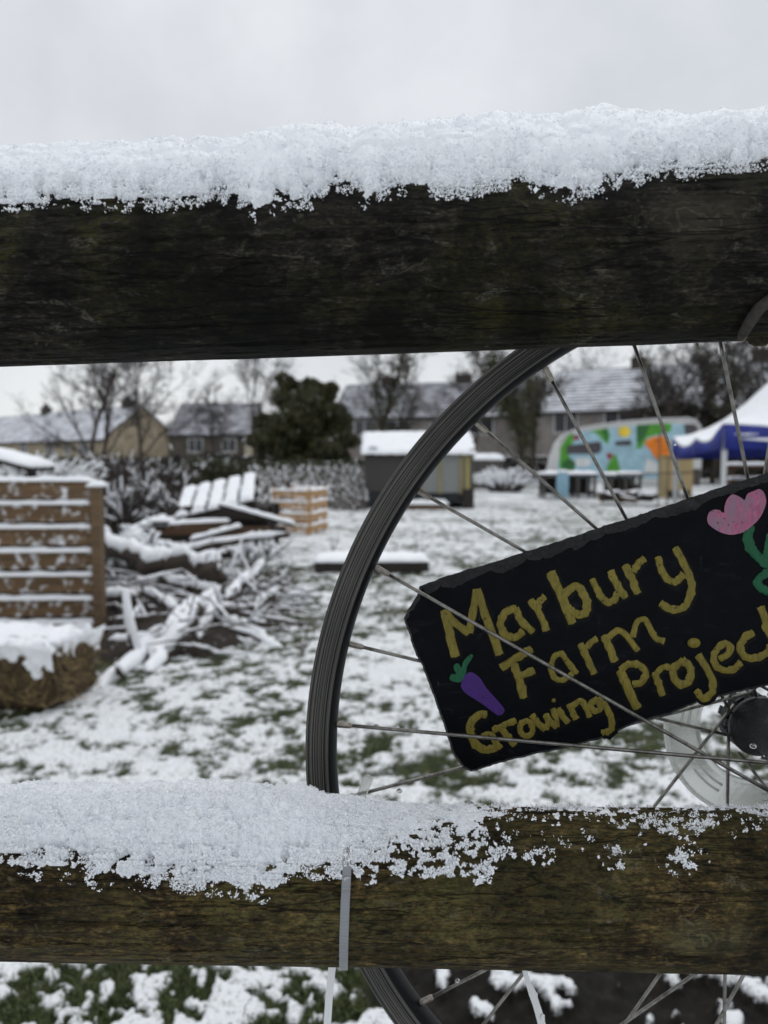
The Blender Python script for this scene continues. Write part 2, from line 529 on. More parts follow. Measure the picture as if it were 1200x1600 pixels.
def railmat(name, warm, lich, sd, algae, knots=(), alo=.47):
    m, t, b = newmat(name)
    v = coords(t)
    gv = mp2(t, v, (1, 4, 4), sd)
    grain = noise(t, gv, 60, 7, .75, .4)
    long_ = noise(t, mp2(t, v, (1, 14, 14), sd + 2), 30, 6, .7, .3)
    fine = noise(t, mp2(t, v, (1, 2.5, 2.5), sd), 260, 5, .75)
    mot = noise(t, mp2(t, v, (1, 2.0, 2.0), sd + 4), 90, 7, .78, .6)
    big = noise(t, mp2(t, v, (1, 1.3, 1.3), sd + 6), 13, 5, .65, .5)
    k = lambda q: tuple(x * q for x in warm)
    c = ramp(t, mot, [(.30, k(.18)), (.47, k(.55)), (.60, k(1.15)), (.78, k(2.1))])
    c = mixc(t, .85, c, ramp(t, grain, [(.36, (.15, .15, .15)), (.5, (.9, .9, .9)), (.66, (2.1, 2.0, 1.8))]), 'MULTIPLY')
    c = mixc(t, .9, c, ramp(t, fine, [(.38, (.15, .15, .15)), (.5, (.9, .9, .9)), (.64, (2.4, 2.4, 2.3))]), 'MULTIPLY')
    # olive algae in drifts
    af = mixc(t, 1.0, ramp(t, big, [(alo, (0, 0, 0)), (alo + .19, (.9, .9, .9))]), ramp(t, noise(t, mp2(t, v, (1, 2, 2), sd + 1), 210, 5, .8), [(.42, (0, 0, 0)), (.64, (1, 1, 1))]), 'MULTIPLY')
    c = mixc(t, af, c, algae)
    # pale crusts of lichen, small and irregular
    for (ls, lo, amt, wgt) in ((38, .575, 1.0, .8), (110, .60, 1.7, .7)):
        lc = ramp(t, noise(t, mp2(t, v, (1, 2.2, 2.2), sd + ls), ls, 6, .7, .9), [(lo, (0, 0, 0)), (lo + .07, (wgt, wgt, wgt))])
        lf = mixc(t, 1.0, lc, ramp(t, noise(t, mp2(t, v, (1, 1.5, 1.5), sd), 420, 4, .8), [(.42, (0, 0, 0)), (.56, (1, 1, 1))]), 'MULTIPLY')
        c = mixc(t, lf, c, lich)
    # knots: dark eyes with rings of grain round them
    for (kc, kr, kcol) in knots:
        sb = N(t, 'ShaderNodeVectorMath', operation='SUBTRACT'); t.links.new(v, sb.inputs[0]); sb.inputs[1].default_value = kc
        wb = N(t, 'ShaderNodeTexNoise'); wb.inputs['Scale'].default_value = 75; wb.inputs['Detail'].default_value = 4; t.links.new(v, wb.inputs['Vector'])
        mpk = t.nodes.new('ShaderNodeMapping'); mpk.inputs['Scale'].default_value = (.8, 1.5, 1.5); t.links.new(sb.outputs[0], mpk.inputs[0])
        ln = N(t, 'ShaderNodeVectorMath', operation='LENGTH'); t.links.new(mpk.outputs[0], ln.inputs[0])
        dd = N(t, 'ShaderNodeMath', operation='MULTIPLY_ADD'); t.links.new(wb.outputs['Fac'], dd.inputs[0]); dd.inputs[1].default_value = kr * 2.2; t.links.new(ln.outputs['Value'], dd.inputs[2])
        sn_ = N(t, 'ShaderNodeMath', operation='SINE'); ml = N(t, 'ShaderNodeMath', operation='MULTIPLY'); ml.inputs[1].default_value = 6.2832 * 2.6 / kr; t.links.new(dd.outputs[0], ml.inputs[0]); t.links.new(ml.outputs[0], sn_.inputs[0])
        ringc = ramp(t, sn_.outputs[0], [(.0, (.55, .55, .55)), (.9, (1.1, 1.1, 1.05))])
        nrm = N(t, 'ShaderNodeMath', operation='DIVIDE'); t.links.new(dd.outputs[0], nrm.inputs[0]); nrm.inputs[1].default_value = kr * 2.4
        msk_ = ramp(t, nrm.outputs[0], [(.5, (1, 1, 1)), (.95, (0, 0, 0))])
        c = mixc(t, mixc(t, 1.0, msk_, (.7, .7, .7), 'MULTIPLY'), c, kcol)
        c = mixc(t, msk_, c, mixc(t, 1.0, c, ringc, 'MULTIPLY'))
    # dark wet stains and long drying cracks
    c = mixc(t, 1.0, c, ramp(t, noise(t, mp2(t, v, (1, .7, .7), sd + 9), 12, 5, .65, .7), [(.36, (.22, .22, .22)), (.56, (1, 1, 1))]), 'MULTIPLY')
    crk = noise(t, mp2(t, v, (1, 9, 9), sd + 2.5), 7, 3, .55, .2)
    ck = ramp(t, crk, [(.488, (1, 1, 1)), (.4985, (.05, .05, .05)), (.509, (1, 1, 1))])
    crk2 = noise(t, mp2(t, v, (1, 16, 16), sd + 7.5), 16, 3, .55, .2)
    ck2 = ramp(t, crk2, [(.485, (1, 1, 1)), (.4985, (.25, .25, .25)), (.512, (1, 1, 1))])
    c = mixc(t, 1.0, mixc(t, 1.0, c, ck, 'MULTIPLY'), ck2, 'MULTIPLY')
    t.links.new(c, b.inputs['Base Color'])
    t.links.new(ramp(t, fine, [(.3, (.45, .45, .45)), (.7, (.85, .85, .85))]), b.inputs['Roughness'])
    b.inputs['Specular IOR Level'].default_value = .12
    bump(t, b, mixc(t, .6, mixc(t, .4, mixc(t, .5, grain, mot), fine), ck, 'MULTIPLY'), 1.0, .0022)
    return m

def mp2(t, v, scale, loc):
    mp = t.nodes.new('ShaderNodeMapping'); mp.inputs['Scale'].default_value = scale; mp.inputs['Location'].default_value = (loc, loc * .7, loc * 1.3)
    t.links.new(v, mp.inputs[0])
    return mp.outputs[0]

def kpt(rail, px, py):
    x, th = rail.theta(px, py)
    return [float(q) for q in rail.pt(np.array([x]), np.array([th]))[0]]
M_RAILTOP = railmat('wet_dark_rail', (.024, .0215, .017), (.125, .115, .09), 1.0, (.058, .054, .014), [(tuple(kpt(TOP, 785, 490)), .016, (.045, .042, .010)), (tuple(kpt(TOP, 1095, 345)), .022, (.10, .088, .06)), (tuple(kpt(TOP, 330, 470)), .010, (.035, .03, .02))])
M_RAILLOW = railmat('mossy_brown_rail', (.070, .049, .020), (.17, .155, .105), 6.0, (.115, .108, .036), [(tuple(kpt(LOW, 130, 1418)), .011, (.05, .04, .02)), (tuple(kpt(LOW, 1110, 1470)), .017, (.16, .145, .075)), (tuple(kpt(LOW, 700, 1380)), .012, (.09, .085, .03))], .40)

def interp(tab, x):
    tab = np.array(tab, float)
    return np.interp(x, tab[:, 0], tab[:, 1])

def granules(C, size, rr):
    """one tiny faceted ice grain (an uneven octahedron) per centre"""
    n = len(C)
    base = np.array([[1, 0, 0], [-1, 0, 0], [0, 1, 0], [0, -1, 0], [0, 0, 1], [0, 0, -1.0]])
    q = rr.normal(size=(n, 4)); q /= np.linalg.norm(q, axis=1)[:, None]
    w_, x, y, z = q.T
    Rm = np.stack([1 - 2 * (y * y + z * z), 2 * (x * y - z * w_), 2 * (x * z + y * w_), 2 * (x * y + z * w_), 1 - 2 * (x * x + z * z), 2 * (y * z - x * w_),
                   2 * (x * z - y * w_), 2 * (y * z + x * w_), 1 - 2 * (x * x + y * y)], -1).reshape(n, 3, 3)
    sc_ = size[:, None] * np.stack([rr.uniform(.35, 1.0, n), rr.uniform(.5, 1.1, n), rr.uniform(.7, 1.9, n)], -1)
    L = base[None] * sc_[:, None, :]
    V = np.einsum('nij,nkj->nki', Rm, L) + C[:, None, :]
    f = np.array([[0, 2, 4], [2, 1, 4], [1, 3, 4], [3, 0, 4], [2, 0, 5], [1, 2, 5], [3, 1, 5], [0, 3, 5]])
    F = (np.arange(n)[:, None, None] * 6 + f[None]).reshape(-1, 3)
    return V.reshape(-1, 3), F

def rail_snow(rail, th_tab, fringe_tab, parent, cover, seed, gcount, gsize, body=.04, rough=.0006, lump=1.0, pitz=.42):
    """th_tab: (px, thickness m); fringe_tab: (px, py) where the snow ends on the front; cover(px) 0..1 how closed it is"""
    rr = np.random.default_rng(seed)
    fr = np.array([rail.theta(a, b_) for a, b_ in fringe_tab])
    fr = fr[np.argsort(fr[:, 0])]
    x2px = lambda x: 600 + x * 1200 / .40
    def T(x): return interp(th_tab, x2px(x) + 60 * (fbm(np.asarray(x) * 90, 0 * np.asarray(x) + 3.3, seed=seed + 40, octv=3) - .5))
    def edge(x):
        e0 = np.interp(x, fr[:, 0], fr[:, 1])
        return e0 + .24 * (fbm(x * 70, 0 * x + 1.3, seed=seed, octv=4, gain=.75) - .5)
    def back(x): return -1.15 + .3 * (fbm(x * 30, 0 * x + 8.1, seed=seed + 1, octv=3) - .5)
    def thick(x, th):
        e1 = edge(x); e0 = back(x)
        q = np.clip((th - e0) / (e1 - e0), 0, 1) * 2 - 1
        shape = np.clip(1 - np.abs(q) ** 3.0, 0, 1) ** .6 * np.where(q > 0, 1 - .45 * q, 1 + .5 * q)
        pile_ = .55 + .45 * np.clip(np.cos(th), 0, 1) ** 1.5
        rr0 = rail.ra
        wob = .5 * fbm(x * 150, th * rr0 * 150, seed=seed + 22, octv=2)
        bl = lambda f, sd2: puff(x * f + wob, th * rr0 * f + wob, sd2)
        nz = .42 * fbm(x * 35, th * rr0 * 35, seed=seed + 2, octv=2) + .34 * bl(85, seed + 3) + lump * .14 * bl(200, seed + 4) + lump * .05 * bl(480, seed + 5) + (lump - 1) * .10 * (bl(85, seed + 43) - .5)
        ins = sstep(0, .12, e1 - th) * sstep(0, .12, th - e0)
        return T(x) * shape * pile_ * (.50 + 1.15 * nz) + ins * rough * (fbm(x * 800, th * 40, seed=seed + 6, octv=2) - .5)
    # continuous shell
    xs = np.unique(np.concatenate([np.linspace(rail.X0 + .002, -.30, 90), np.linspace(-.30, .30, 900), np.linspace(.30, rail.X1 - .002, 90)]))
    ths = np.linspace(-1.5, 1.75, 230)
    X, H = np.meshgrid(xs, ths, indexing='ij')
    t_ = thick(X, H)
    cv = cover(x2px(X))
    hole = fbm(X * 260, H * 13, seed=seed + 9, octv=3)
    # where the cover is thin the shell breaks into islands
    t_ = np.where(cv < .98, t_ - np.minimum((1 - cv) * .012, .004) * (.3 + hole * 1.2), t_)
    pit = sstep(.55, .66, fbm(X * 170, H * 8, seed=seed + 30, octv=3)) * sstep(pitz, .05, edge(X) - H)
    t_ = t_ - pit * .006
    V = rail.pt(X, H, np.maximum(t_, -.0004)).reshape(-1, 3)
    n = len(ths)
    a = (np.arange(len(xs) - 1)[:, None] * n + np.arange(n - 1)[None, :])
    ok = (t_ > .0003)
    k4 = ok[:-1, :-1] | ok[1:, :-1] | ok[1:, 1:] | ok[:-1, 1:]
    a = a[k4]
    F = np.stack([a, a + 1, a + n + 1, a + n], -1)
    used = np.zeros(len(V), bool); used[F.ravel()] = True
    idx = np.cumsum(used) - 1
    V1 = V[used]; F1 = idx[F]
    # loose grains over the shell and out past its edge
    m = gcount * 6
    gx = rr.uniform(-.27, .27, m); gt = rr.uniform(-.9, 1.65, m)
    e1 = edge(gx); tt = thick(gx, gt); cvg = cover(x2px(gx))
    holeg = fbm(gx * 260, gt * 13, seed=seed + 9, octv=3)
    tt = np.where(cvg < .98, tt - np.minimum((1 - cvg) * .012, .004) * (.3 + holeg * 1.2), tt)
    pitg = sstep(.55, .66, fbm(gx * 170, gt * 8, seed=seed + 30, octv=3)) * sstep(pitz, .05, e1 - gt)
    tt = tt - pitg * .006
    clump = fbm(gx * 210, gt * 11, seed=seed + 12, octv=3)
    clump2 = fbm(gx * 75, gt * 4.2, seed=seed + 14, octv=3)
    over = gt - e1
    dens = np.where(tt > .0004, body + .5 * sstep(.45, .0, (e1 - gt)), 0.0)
    fringe = np.clip(1 - np.abs(over) / np.where(over > 0, .19, .2), 0, 1) ** .7
    dens = np.maximum(dens, fringe * sstep(.45, .55, clump * .5 + clump2 * .3 + .2 * fbm(gx * 600, gt * 26, seed=seed + 16, octv=2) - .05 * np.clip(over / .2, 0, 1)) * .97)
    thin = (1 - cvg)
    cl3 = .4 * clump2 + .35 * clump + .25 * fbm(gx * 520, gt * 21, seed=seed + 15, octv=2)
    sparse = sstep(.37 + .24 * thin, .45 + .24 * thin, cl3) * (over < .06) * (gt > -.9)
    dens = np.where(cvg < .98, np.maximum(dens * (tt > .0004), sparse * (1 - .35 * sstep(.5, .8, thin)) * sstep(.0, .16, thin)), dens)
    dens = dens * np.where(gt > 0, 1, .45)
    keep = rr.random(m) < dens
    gx, gt, tt = gx[keep][:gcount], gt[keep][:gcount], tt[keep][:gcount]
    lift = np.maximum(tt, 0) + rr.uniform(-.0003, .0009, len(gx)) + np.where(tt < .0004, rr.uniform(0, .0026, len(gx)) * rr.random(len(gx)), 0)
    C = rail.pt(gx, gt, lift)
    size = gsize * np.exp(rr.normal(0, .35, len(gx)))
    V2, F2 = granules(C, size, rr)
    # one mesh: quads of the shell split to triangles
    Ft = np.concatenate([F1[:, [0, 1, 2]], F1[:, [0, 2, 3]]])
    o = rawmesh('snow', np.concatenate([V1, V2]), np.concatenate([Ft, F2 + len(V1)]), M_SNOWNEAR, parent, True)
    sm = np.zeros(len(o.data.polygons), bool); sm[:len(Ft)] = True
    o.data.polygons.foreach_set('use_smooth', sm)
    return o

fence = thing('wooden_fence', 'weathered round rail fence with snow lying on both rails, nearest the viewer', 'fence', (0, 0, 0))
V, F = TOP.mesh()
top_rail = rawmesh('rail', V, F, M_RAILTOP, fence); top_rail['label'] = 'thick dark upper rail with deep snow all along its top'
V, F = LOW.mesh()
low_rail = rawmesh('rail', V, F, M_RAILLOW, fence); low_rail['label'] = 'brown mossy lower rail with snow on its left half'
rail_snow(TOP, [(-2500, .013), (0, .0135), (130, .013), (280, .014), (400, .015), (490, .0195), (560, .0165), (700, .0185), (850, .0180), (960, .0175), (1200, .0185), (3500, .016)],
          [(-60, 312), (0, 312), (30, 318), (60, 316), (110, 306), (170, 308), (225, 304), (280, 306), (340, 300), (375, 312), (400, 328), (425, 318), (450, 306), (490, 300), (520, 284), (545, 286), (570, 304), (605, 288), (640, 288), (690, 292), (730, 296), (770, 282), (800, 272), (840, 284), (870, 288), (910, 290), (950, 284), (1000, 272), (1050, 262), (1100, 256), (1150, 258), (1200, 246), (1260, 246)],
          top_rail, lambda p: np.ones_like(p), 101, 80000, .00036)
rail_snow(LOW, [(-2500, .008), (0, .0090), (120, .0098), (270, .0106), (380, .0100), (430, .0100), (460, .0094), (485, .0080), (510, .0064), (560, .0054), (640, .0042), (740, .0036), (800, .0022), (1120, .0022), (1260, .003), (3500, .006)],
          [(-60, 1330), (0, 1335), (50, 1352), (100, 1356), (160, 1372), (200, 1368), (270, 1366), (330, 1372), (375, 1378), (400, 1398), (425, 1384), (450, 1366), (490, 1362), (530, 1362), (570, 1372), (610, 1362), (640, 1366), (700, 1356), (740, 1366), (765, 1372), (790, 1330), (850, 1350), (900, 1330), (960, 1350), (1000, 1350), (1060, 1364), (1110, 1345), (1150, 1300), (1200, 1290), (1260, 1300)],
          low_rail, lambda p: interp([(-9999, 1), (430, 1), (500, .93), (560, .76), (640, .70), (735, .58), (790, .20), (900, .15), (1040, .28), (1100, .18), (1160, .35), (1260, .4), (1500, .8), (4000, 1)], p), 202, 120000, .00036, .38, .0018, 2.2, .62)
for sx in (-1, 1):
    b = MB()
    pts = [(sx * 1.36, .50, -.3), (sx * 1.36, .50, .4), (sx * 1.362, .50, 1.0), (sx * 1.36, .50, 1.46)]
    b.tube(pts, [.058, .056, .055, .052], 20)
    p = b.build('post', M_RAILLOW, fence, True)
    s2 = MB(); s2.snow(sx * 1.36 - .045, sx * 1.36 + .045, .455, .545, 1.462, .02, cell=.012, seed=sx + 5)
    s2.build('snow', M_SNOWNEAR, p, True)
# a knot stub under the right end of the top rail
x_k, th_k = TOP.theta(1191, 531)
b = MB(); kp = TOP.pt(np.array([x_k]), np.array([th_k]))[0]
b.tube([kp + (0, .004, .006), kp + (0, .002, -.0005), kp + (0, .002, -.0032)], [.0075, .0062, .003], 14)
b.build('knot', M_RAILTOP, top_rail, True)

# dead bramble stem bent against the top rail
def on_rail(rail, px, py, lift):
    x, th = rail.theta(px, py)
    return rail.pt(np.array([x]), np.array([th]), lift)[0]
M_STEM = woodmat('stem_bark', (.012, .010, .009), (.055, .045, .04), (20, 20, 20), scale=14)
root = thing('bramble_stem', 'dead brown bramble stem bent against the right end of the upper rail', 'stem', tuple(on_rail(TOP, 1180, 488, .004)))
path = [(1157, 521), (1160, 510), (1166, 499), (1175, 487), (1186, 476), (1199, 467), (1215, 458), (1240, 452), (1270, 455)]
pts = [on_rail(TOP, a, q, .0028 + .0012 * math.sin(i)) for i, (a, q) in enumerate(path)]
b = MB(); b.tube(pts, [.0018, .0026, .0028, .003, .003, .0031, .003, .0028, .002], 10)
b.build('stem', M_STEM, root, True, True)
b = MB(); b.tube([pts[0] + (-.0003, -.0022, -.0016), pts[0] + (.0002, -.0026, .0004), pts[1] + (0, -.002, 0)], [.0012, .0017, .0006], 8)
b.build('broken_tip', simple('pale_pith', (.16, .12, .07), .8), root, True, True)

# ================================================================ BICYCLE WHEEL
WC = np.array([.27145, .50, 1.00585]); R0 = .3227
wheel = thing('bicycle_wheel', 'old black rimmed bicycle wheel without a tyre, tied behind the fence rails', 'wheel', tuple(WC))
def lathe(profile, n=360, closed=True):
    """profile of (radius, y) revolved round the wheel axis (Y)"""
    pr = np.array(profile); k = len(pr)
    a = np.linspace(0, 2 * math.pi, n, endpoint=False)
    V = np.stack([pr[None, :, 0] * np.cos(a)[:, None], np.repeat(pr[None, :, 1], n, 0), pr[None, :, 0] * np.sin(a)[:, None]], -1).reshape(-1, 3)
    F = []
    for i in range(n):
        j = (i + 1) % n
        for q in range(k if closed else k - 1):
            q2 = (q + 1) % k
            F.append((i * k + q, i * k + q2, j * k + q2, j * k + q))
    return V, F
prof = [(R0 - .0012, -.0112), (R0, -.0108), (R0 + .0002, -.0094), (R0 - .001, -.0086), (R0 - .006, -.0080), (R0 - .008, 0), (R0 - .006, .0080), (R0 - .001, .0086), (R0 + .0002, .0094), (R0, .0108), (R0 - .0012, .0112),
        (R0 - .014, .0108), (R0 - .0175, .0085), (R0 - .0195, .004), (R0 - .0199, 0), (R0 - .0195, -.004), (R0 - .0178, -.0085), (R0 - .0158, -.0106), (R0 - .0150, -.0114)]
side = []
r_ = R0 - .0144
while r_ < R0 - .0016:                                   # worn brake track: fine concentric grooves
    for dr, dy in ((0, .0), (.0003, -.0005), (.0011, -.0006), (.0014, 0.0)):
        side.append((r_ + dr, -.0112 + dy))
    r_ += .00205
V, F = lathe(prof + side, 400)
m, t, b = newmat('rim_paint')
v = coords(t)
geo = N(t, 'ShaderNodeVectorMath', operation='LENGTH')
mpv = t.nodes.new('ShaderNodeMapping'); mpv.inputs['Scale'].default_value = (1, 0, 1)
t.links.new(v, mpv.inputs[0]); t.links.new(mpv.outputs[0], geo.inputs[0])
rad = geo.outputs['Value']
cmb = N(t, 'ShaderNodeCombineXYZ'); t.links.new(rad, cmb.inputs[0])
band = noise(t, cmb.outputs[0], 700, 3, .7)
patch = noise(t, v, 18, 4, .6)
trk = N(t, 'ShaderNodeMapRange'); trk.inputs['From Min'].default_value = R0 - .0152; trk.inputs['From Max'].default_value = R0 - .0142
t.links.new(rad, trk.inputs['Value'])
worn = ramp(t, band, [(.30, (.006, .006, .0065)), (.45, (.018, .0175, .017)), (.54, (.17, .16, .148)), (.60, (.022, .021, .02)), (.70, (.10, .095, .088))])
worn = mixc(t, ramp(t, patch, [(.4, (0, 0, 0)), (.75, (.35, .35, .35))]), worn, (.02, .02, .021))
t.links.new(mixc(t, trk.outputs[0], (.0035, .0035, .0045), worn), b.inputs['Base Color'])
b.inputs['Roughness'].default_value = .42
b.inputs['Metallic'].default_value = 0
b.inputs['Specular IOR Level'].default_value = .14
bump(t, b, noise(t, v, 900, 3), .08, .0004)
rim = rawmesh('rim', V, [f[::-1] for f in F], m, wheel, True)

M_STEEL, t, b = newmat('spoke_steel')
b.inputs['Metallic'].default_value = .85
b.inputs['Roughness'].default_value = .34
t.links.new(ramp(t, noise(t, coords(t), 120, 4, .7), [(.35, (.10, .095, .085)), (.6, (.27, .26, .24)), (.75, (.20, .17, .13))]), b.inputs['Base Color'])
M_NIP = simple('nipple_brass_plate', (.28, .255, .22), .4, .35, 300, .8)

def w2l(p): return np.asarray(p) - WC
# the spokes in the picture: a pixel on the rim's inside, a second pixel on the line, front or back flange
SP = [((850, 570), (985, 808), 1), ((745, 660), (935, 825), 1), ((655, 768), (820, 862), 1), ((588, 886), (1200, 1222), 0), ((545, 1007), (1165, 1177), 1),
      ((525, 1130), (1200, 1160), 0), ((525, 1252), (1195, 1113), 1), ((660, 1562), (1192, 1232), 0), ((765, 1600), (1176, 1141), 1), ((938, 1600), (1030, 1522), 0),
      ((1005, 1600), (1057, 1522), 1), ((1092, 1600), (1125, 1522), 0), ((1150, 1600), (1178, 1172), 1), ((995, 540), (1085, 775), 1), ((1132, 533), (1180, 740), 1)]
spokes = []; angs = []
for (p0, p1, bk) in SP:
    A = P(*p0, .5); Bp = P(*p1, .5 if bk == 0 else .507)
    dxy = (Bp - A)[[0, 2]]; L_ = np.linalg.norm(dxy); u = dxy / L_
    c = WC[[0, 2]] - A[[0, 2]]
    # back to the rim's inner face
    bq = np.dot(u, -c); q = np.sqrt(max(bq * bq - (np.dot(c, c) - (R0 - .0198) ** 2), 0)); k0 = -bq - q
    st = A[[0, 2]] + u * k0
    k1 = np.dot(WC[[0, 2]] - st, u)
    en = st + u * k1
    off = np.linalg.norm(en - WC[[0, 2]])
    fl = .022
    if off < fl: en = st + u * (k1 - math.sqrt(fl * fl - off * off))
    spokes.append((np.array([st[0], .5 + (.002 if bk else -.002), st[1]]), np.array([en[0], .545 if bk else .462, en[1]])))
    angs.append(math.degrees(math.atan2(st[1] - WC[2], st[0] - WC[0])) % 360)
seen = sorted(angs)
for i in range(34):
    a = (123.6 + i * 10.58) % 360
    if min(abs((a - q + 180) % 360 - 180) for q in seen) < 6.5: continue
    if 96 < a < 262: continue
    ar = R(a); st = WC[[0, 2]] + (R0 - .0198) * np.array([math.cos(ar), math.sin(ar)])
    sg = 1 if (i // 2) % 2 else -1
    ta = ar + sg * R(68); en = WC[[0, 2]] + .024 * np.array([math.cos(ta), math.sin(ta)])
    bk = i % 2
    spokes.append((np.array([st[0], .5 + (.002 if bk else -.002), st[1]]), np.array([en[0], .545 if bk else .462, en[1]])))
for s0, s1 in spokes:
    u = (s1 - s0) / np.linalg.norm(s1 - s0)
    b = MB()
    mid = [s0 + (s1 - s0) * q for q in np.linspace(0.02, 1, 9)]
    b.tube([w2l(p) for p in mid], .00120, 10)
    o = b.build('spoke', M_STEEL, wheel, True)
    b = MB()
    b.tube([w2l(s0 - u * .003), w2l(s0 + u * .0006), w2l(s0 + u * .0007), w2l(s0 + u * .0088), w2l(s0 + u * .0092), w2l(s0 + u * .0102)], [.0019, .0019, .0022, .0020, .0016, .0013], 6)
    b.build('nipple', M_NIP, o, False)
# hub, freewheel and the clear spoke guard
M_BLK = simple('black_grease', (.010, .010, .011), .42, .4, 90, .3, .4, 400)
b = MB(); hv, hf = lathe([(.0, -.055), (.006, -.055), (.006, -.048), (.011, -.047), (.011, -.043), (.029, -.041), (.029, -.036), (.016, -.034), (.014, .03), (.0215, .042), (.0215, .046), (.012, .048), (.012, .06), (.006, .062), (.006, .075), (0, .075)], 48, False)
b.add(hv, hf); b.build('hub', M_BLK, wheel, True)
b = MB()
for k, (r1, r2_, ya, yb) in enumerate(((.017, .0205, .050, .054), (.0205, .0205, .054, .061), (.0205, .016, .061, .065))):
    n = 9
    V = []
    for (r_, y_) in ((r1, ya), (r2_, yb)):
        for i in range(n * 2):
            a = math.pi * i / n + .17; q = r_ * (1 if i % 2 else .93); V.append((q * math.cos(a), y_, q * math.sin(a)))
    b.add(V, [(i, 2 * n + i, 2 * n + (i + 1) % (2 * n), (i + 1) % (2 * n)) for i in range(2 * n)] + [tuple(range(2 * n)), tuple(range(4 * n - 1, 2 * n - 1, -1))])
    for i in range(n):
        a = 2 * math.pi * i / n + .05
        b.box((.0202 * math.cos(a), (ya + yb) / 2, .0202 * math.sin(a)), (.002, yb - ya - .001, .006), 0, 0, -a)
b.build('freewheel', M_BLK, wheel, False)
gm, t, b_ = newmat('clear_plastic')
b_.inputs['Base Color'].default_value = (.80, .81, .78, 1)
b_.inputs['Transmission Weight'].default_value = .85
b_.inputs['Roughness'].default_value = .22
b_.inputs['IOR'].default_value = 1.12
bump(t, b_, noise(t, coords(t), 260, 3), .12, .002)
b = MB()
hv, hf = lathe([(.0680, .0445), (.0687, .0452), (.0680, .0460), (.0645, .0466), (.0630, .0466), (.046, .0475), (.0420, .0482), (.0410, .0476), (.0420, .0464), (.046, .0458), (.0625, .0450), (.0645, .0450)], 120)
b.add(hv, hf)
for k in range(6):
    a = R(-12 + 60 * k + 180)
    for q in (.0505, .0555):
        b.tube([(q * math.cos(a + da), .0450, q * math.sin(a + da)) for da in np.linspace(-.22, .22, 9)], .0010, 6)
b.build('spoke_guard', gm, wheel, True)

# drops of melt water hanging from the spokes
M_WATER, t, b_ = newmat('water')
b_.inputs['Transmission Weight'].default_value = 1; b_.inputs['Roughness'].default_value = .02; b_.inputs['IOR'].default_value = 1.33
drops = [((588, 1134), 'round water drop hanging from the nearly level spoke, close to the rim'), ((620, 1135), 'flat water drop on the nearly level spoke, near the slate edge'),
         ((624, 1234), 'water drop hanging under the spoke below the slate corner'), ((1128, 1186), 'large water drop hanging where two spokes cross by the clear guard'),
         ((1177, 1164), 'water drop under the spoke in front of the black hub'), ((715, 1531), 'water drop on the spoke just under the lower rail'), ((1055, 694), 'tiny water drop on the spoke in front of the blue canopy')]
for k, ((px, py), lab) in enumerate(drops):
    Y = (.4985, .498, .501, .474, .468, .494, .503)[k]
    c = P(px, py, Y)
    sz = (.0024, .0019, .0021, .0024, .0022, .0019, .0009)[k]
    V = []; F = []; n, mm = 14, 9
    for j in range(mm + 1):
        ph = math.pi * j / mm
        for i in range(n):
            a = 2 * math.pi * i / n
            zz = math.cos(ph); rr_ = math.sin(ph) * (1 - .25 * max(zz, 0))
            V.append((rr_ * math.cos(a) * sz, rr_ * math.sin(a) * sz * .8, zz * sz * .8 - sz * .3))
    for j in range(mm):
        for i in range(n):
            F.append((j * n + i, (j + 1) * n + i, (j + 1) * n + (i + 1) % n, j * n + (i + 1) % n))
    o = rawmesh('water_drop', V, F, M_WATER, None, True); o.location = c
    tag(o, lab, 'water drop', 'water drops on the spokes')

# ================================================================ SLATE SIGN
YS = .5030
def zc(z, pts):
    ox, oy, s_ = {1: (660, 880, 5.4545), 2: (840, 830, 4.6154), 3: (760, 950, 4.0), 4: (700, 1050, 4.2857), 5: (940, 960, 4.6154), 6: (1080, 740, 7.275), 7: (600, 880, 4.7056), 0: (0, 0, 1)}[z]
    return [(ox + a / s_, oy + b_ / s_) for a, b_ in pts], s_
def S3(px, py, dy=0.0): return P(px, py, YS + dy) if dy else P(px, py, YS)
outline = [(655, 916), (700, 899), (760, 882), (820, 862), (880, 843), (935, 825), (985, 809), (1040, 791), (1086, 775), (1140, 757), (1200, 738), (1280, 711), (1360, 684), (1440, 657),
           (1452, 690), (1470, 760), (1485, 830), (1500, 900), (1512, 955), (1516, 972), (1440, 992), (1360, 1020), (1280, 1046), (1200, 1071), (1150, 1082), (1120, 1090), (1090, 1098), (1050, 1115), (1000, 1128), (940, 1154), (880, 1170), (820, 1182), (770, 1195), (737, 1206),
           (724, 1200), (716, 1188), (705, 1172), (692, 1130), (680, 1095), (668, 1062), (659, 1038), (650, 1024), (645, 1010), (640, 992), (634, 975), (631, 966), (636, 955), (645, 940), (652, 928)]
def jag(poly, step, amp, seed):
    out = []
    for i in range(len(poly)):
        a = np.array(poly[i], float); c = np.array(poly[(i + 1) % len(poly)], float)
        L_ = np.linalg.norm(c - a); n = max(1, int(L_ / step)); nn = np.array([-(c - a)[1], (c - a)[0]]) / L_
        for k in range(n):
            p = a + (c - a) * k / n
            j = (fbm(np.array([p[0] * .09]), np.array([p[1] * .09]), seed=seed, octv=3)[0] - .5) * 2 * amp + (vn(np.array([p[0] * .5]), np.array([p[1] * .5]), seed=seed + 1)[0] - .5) * amp * .7
            out.append(tuple(p + nn * j))
    return out
bk_o = jag(outline, 3, 1.5, 5)
cx_, cy_ = 1020, 960
n_o = len(bk_o)
fr_o = []
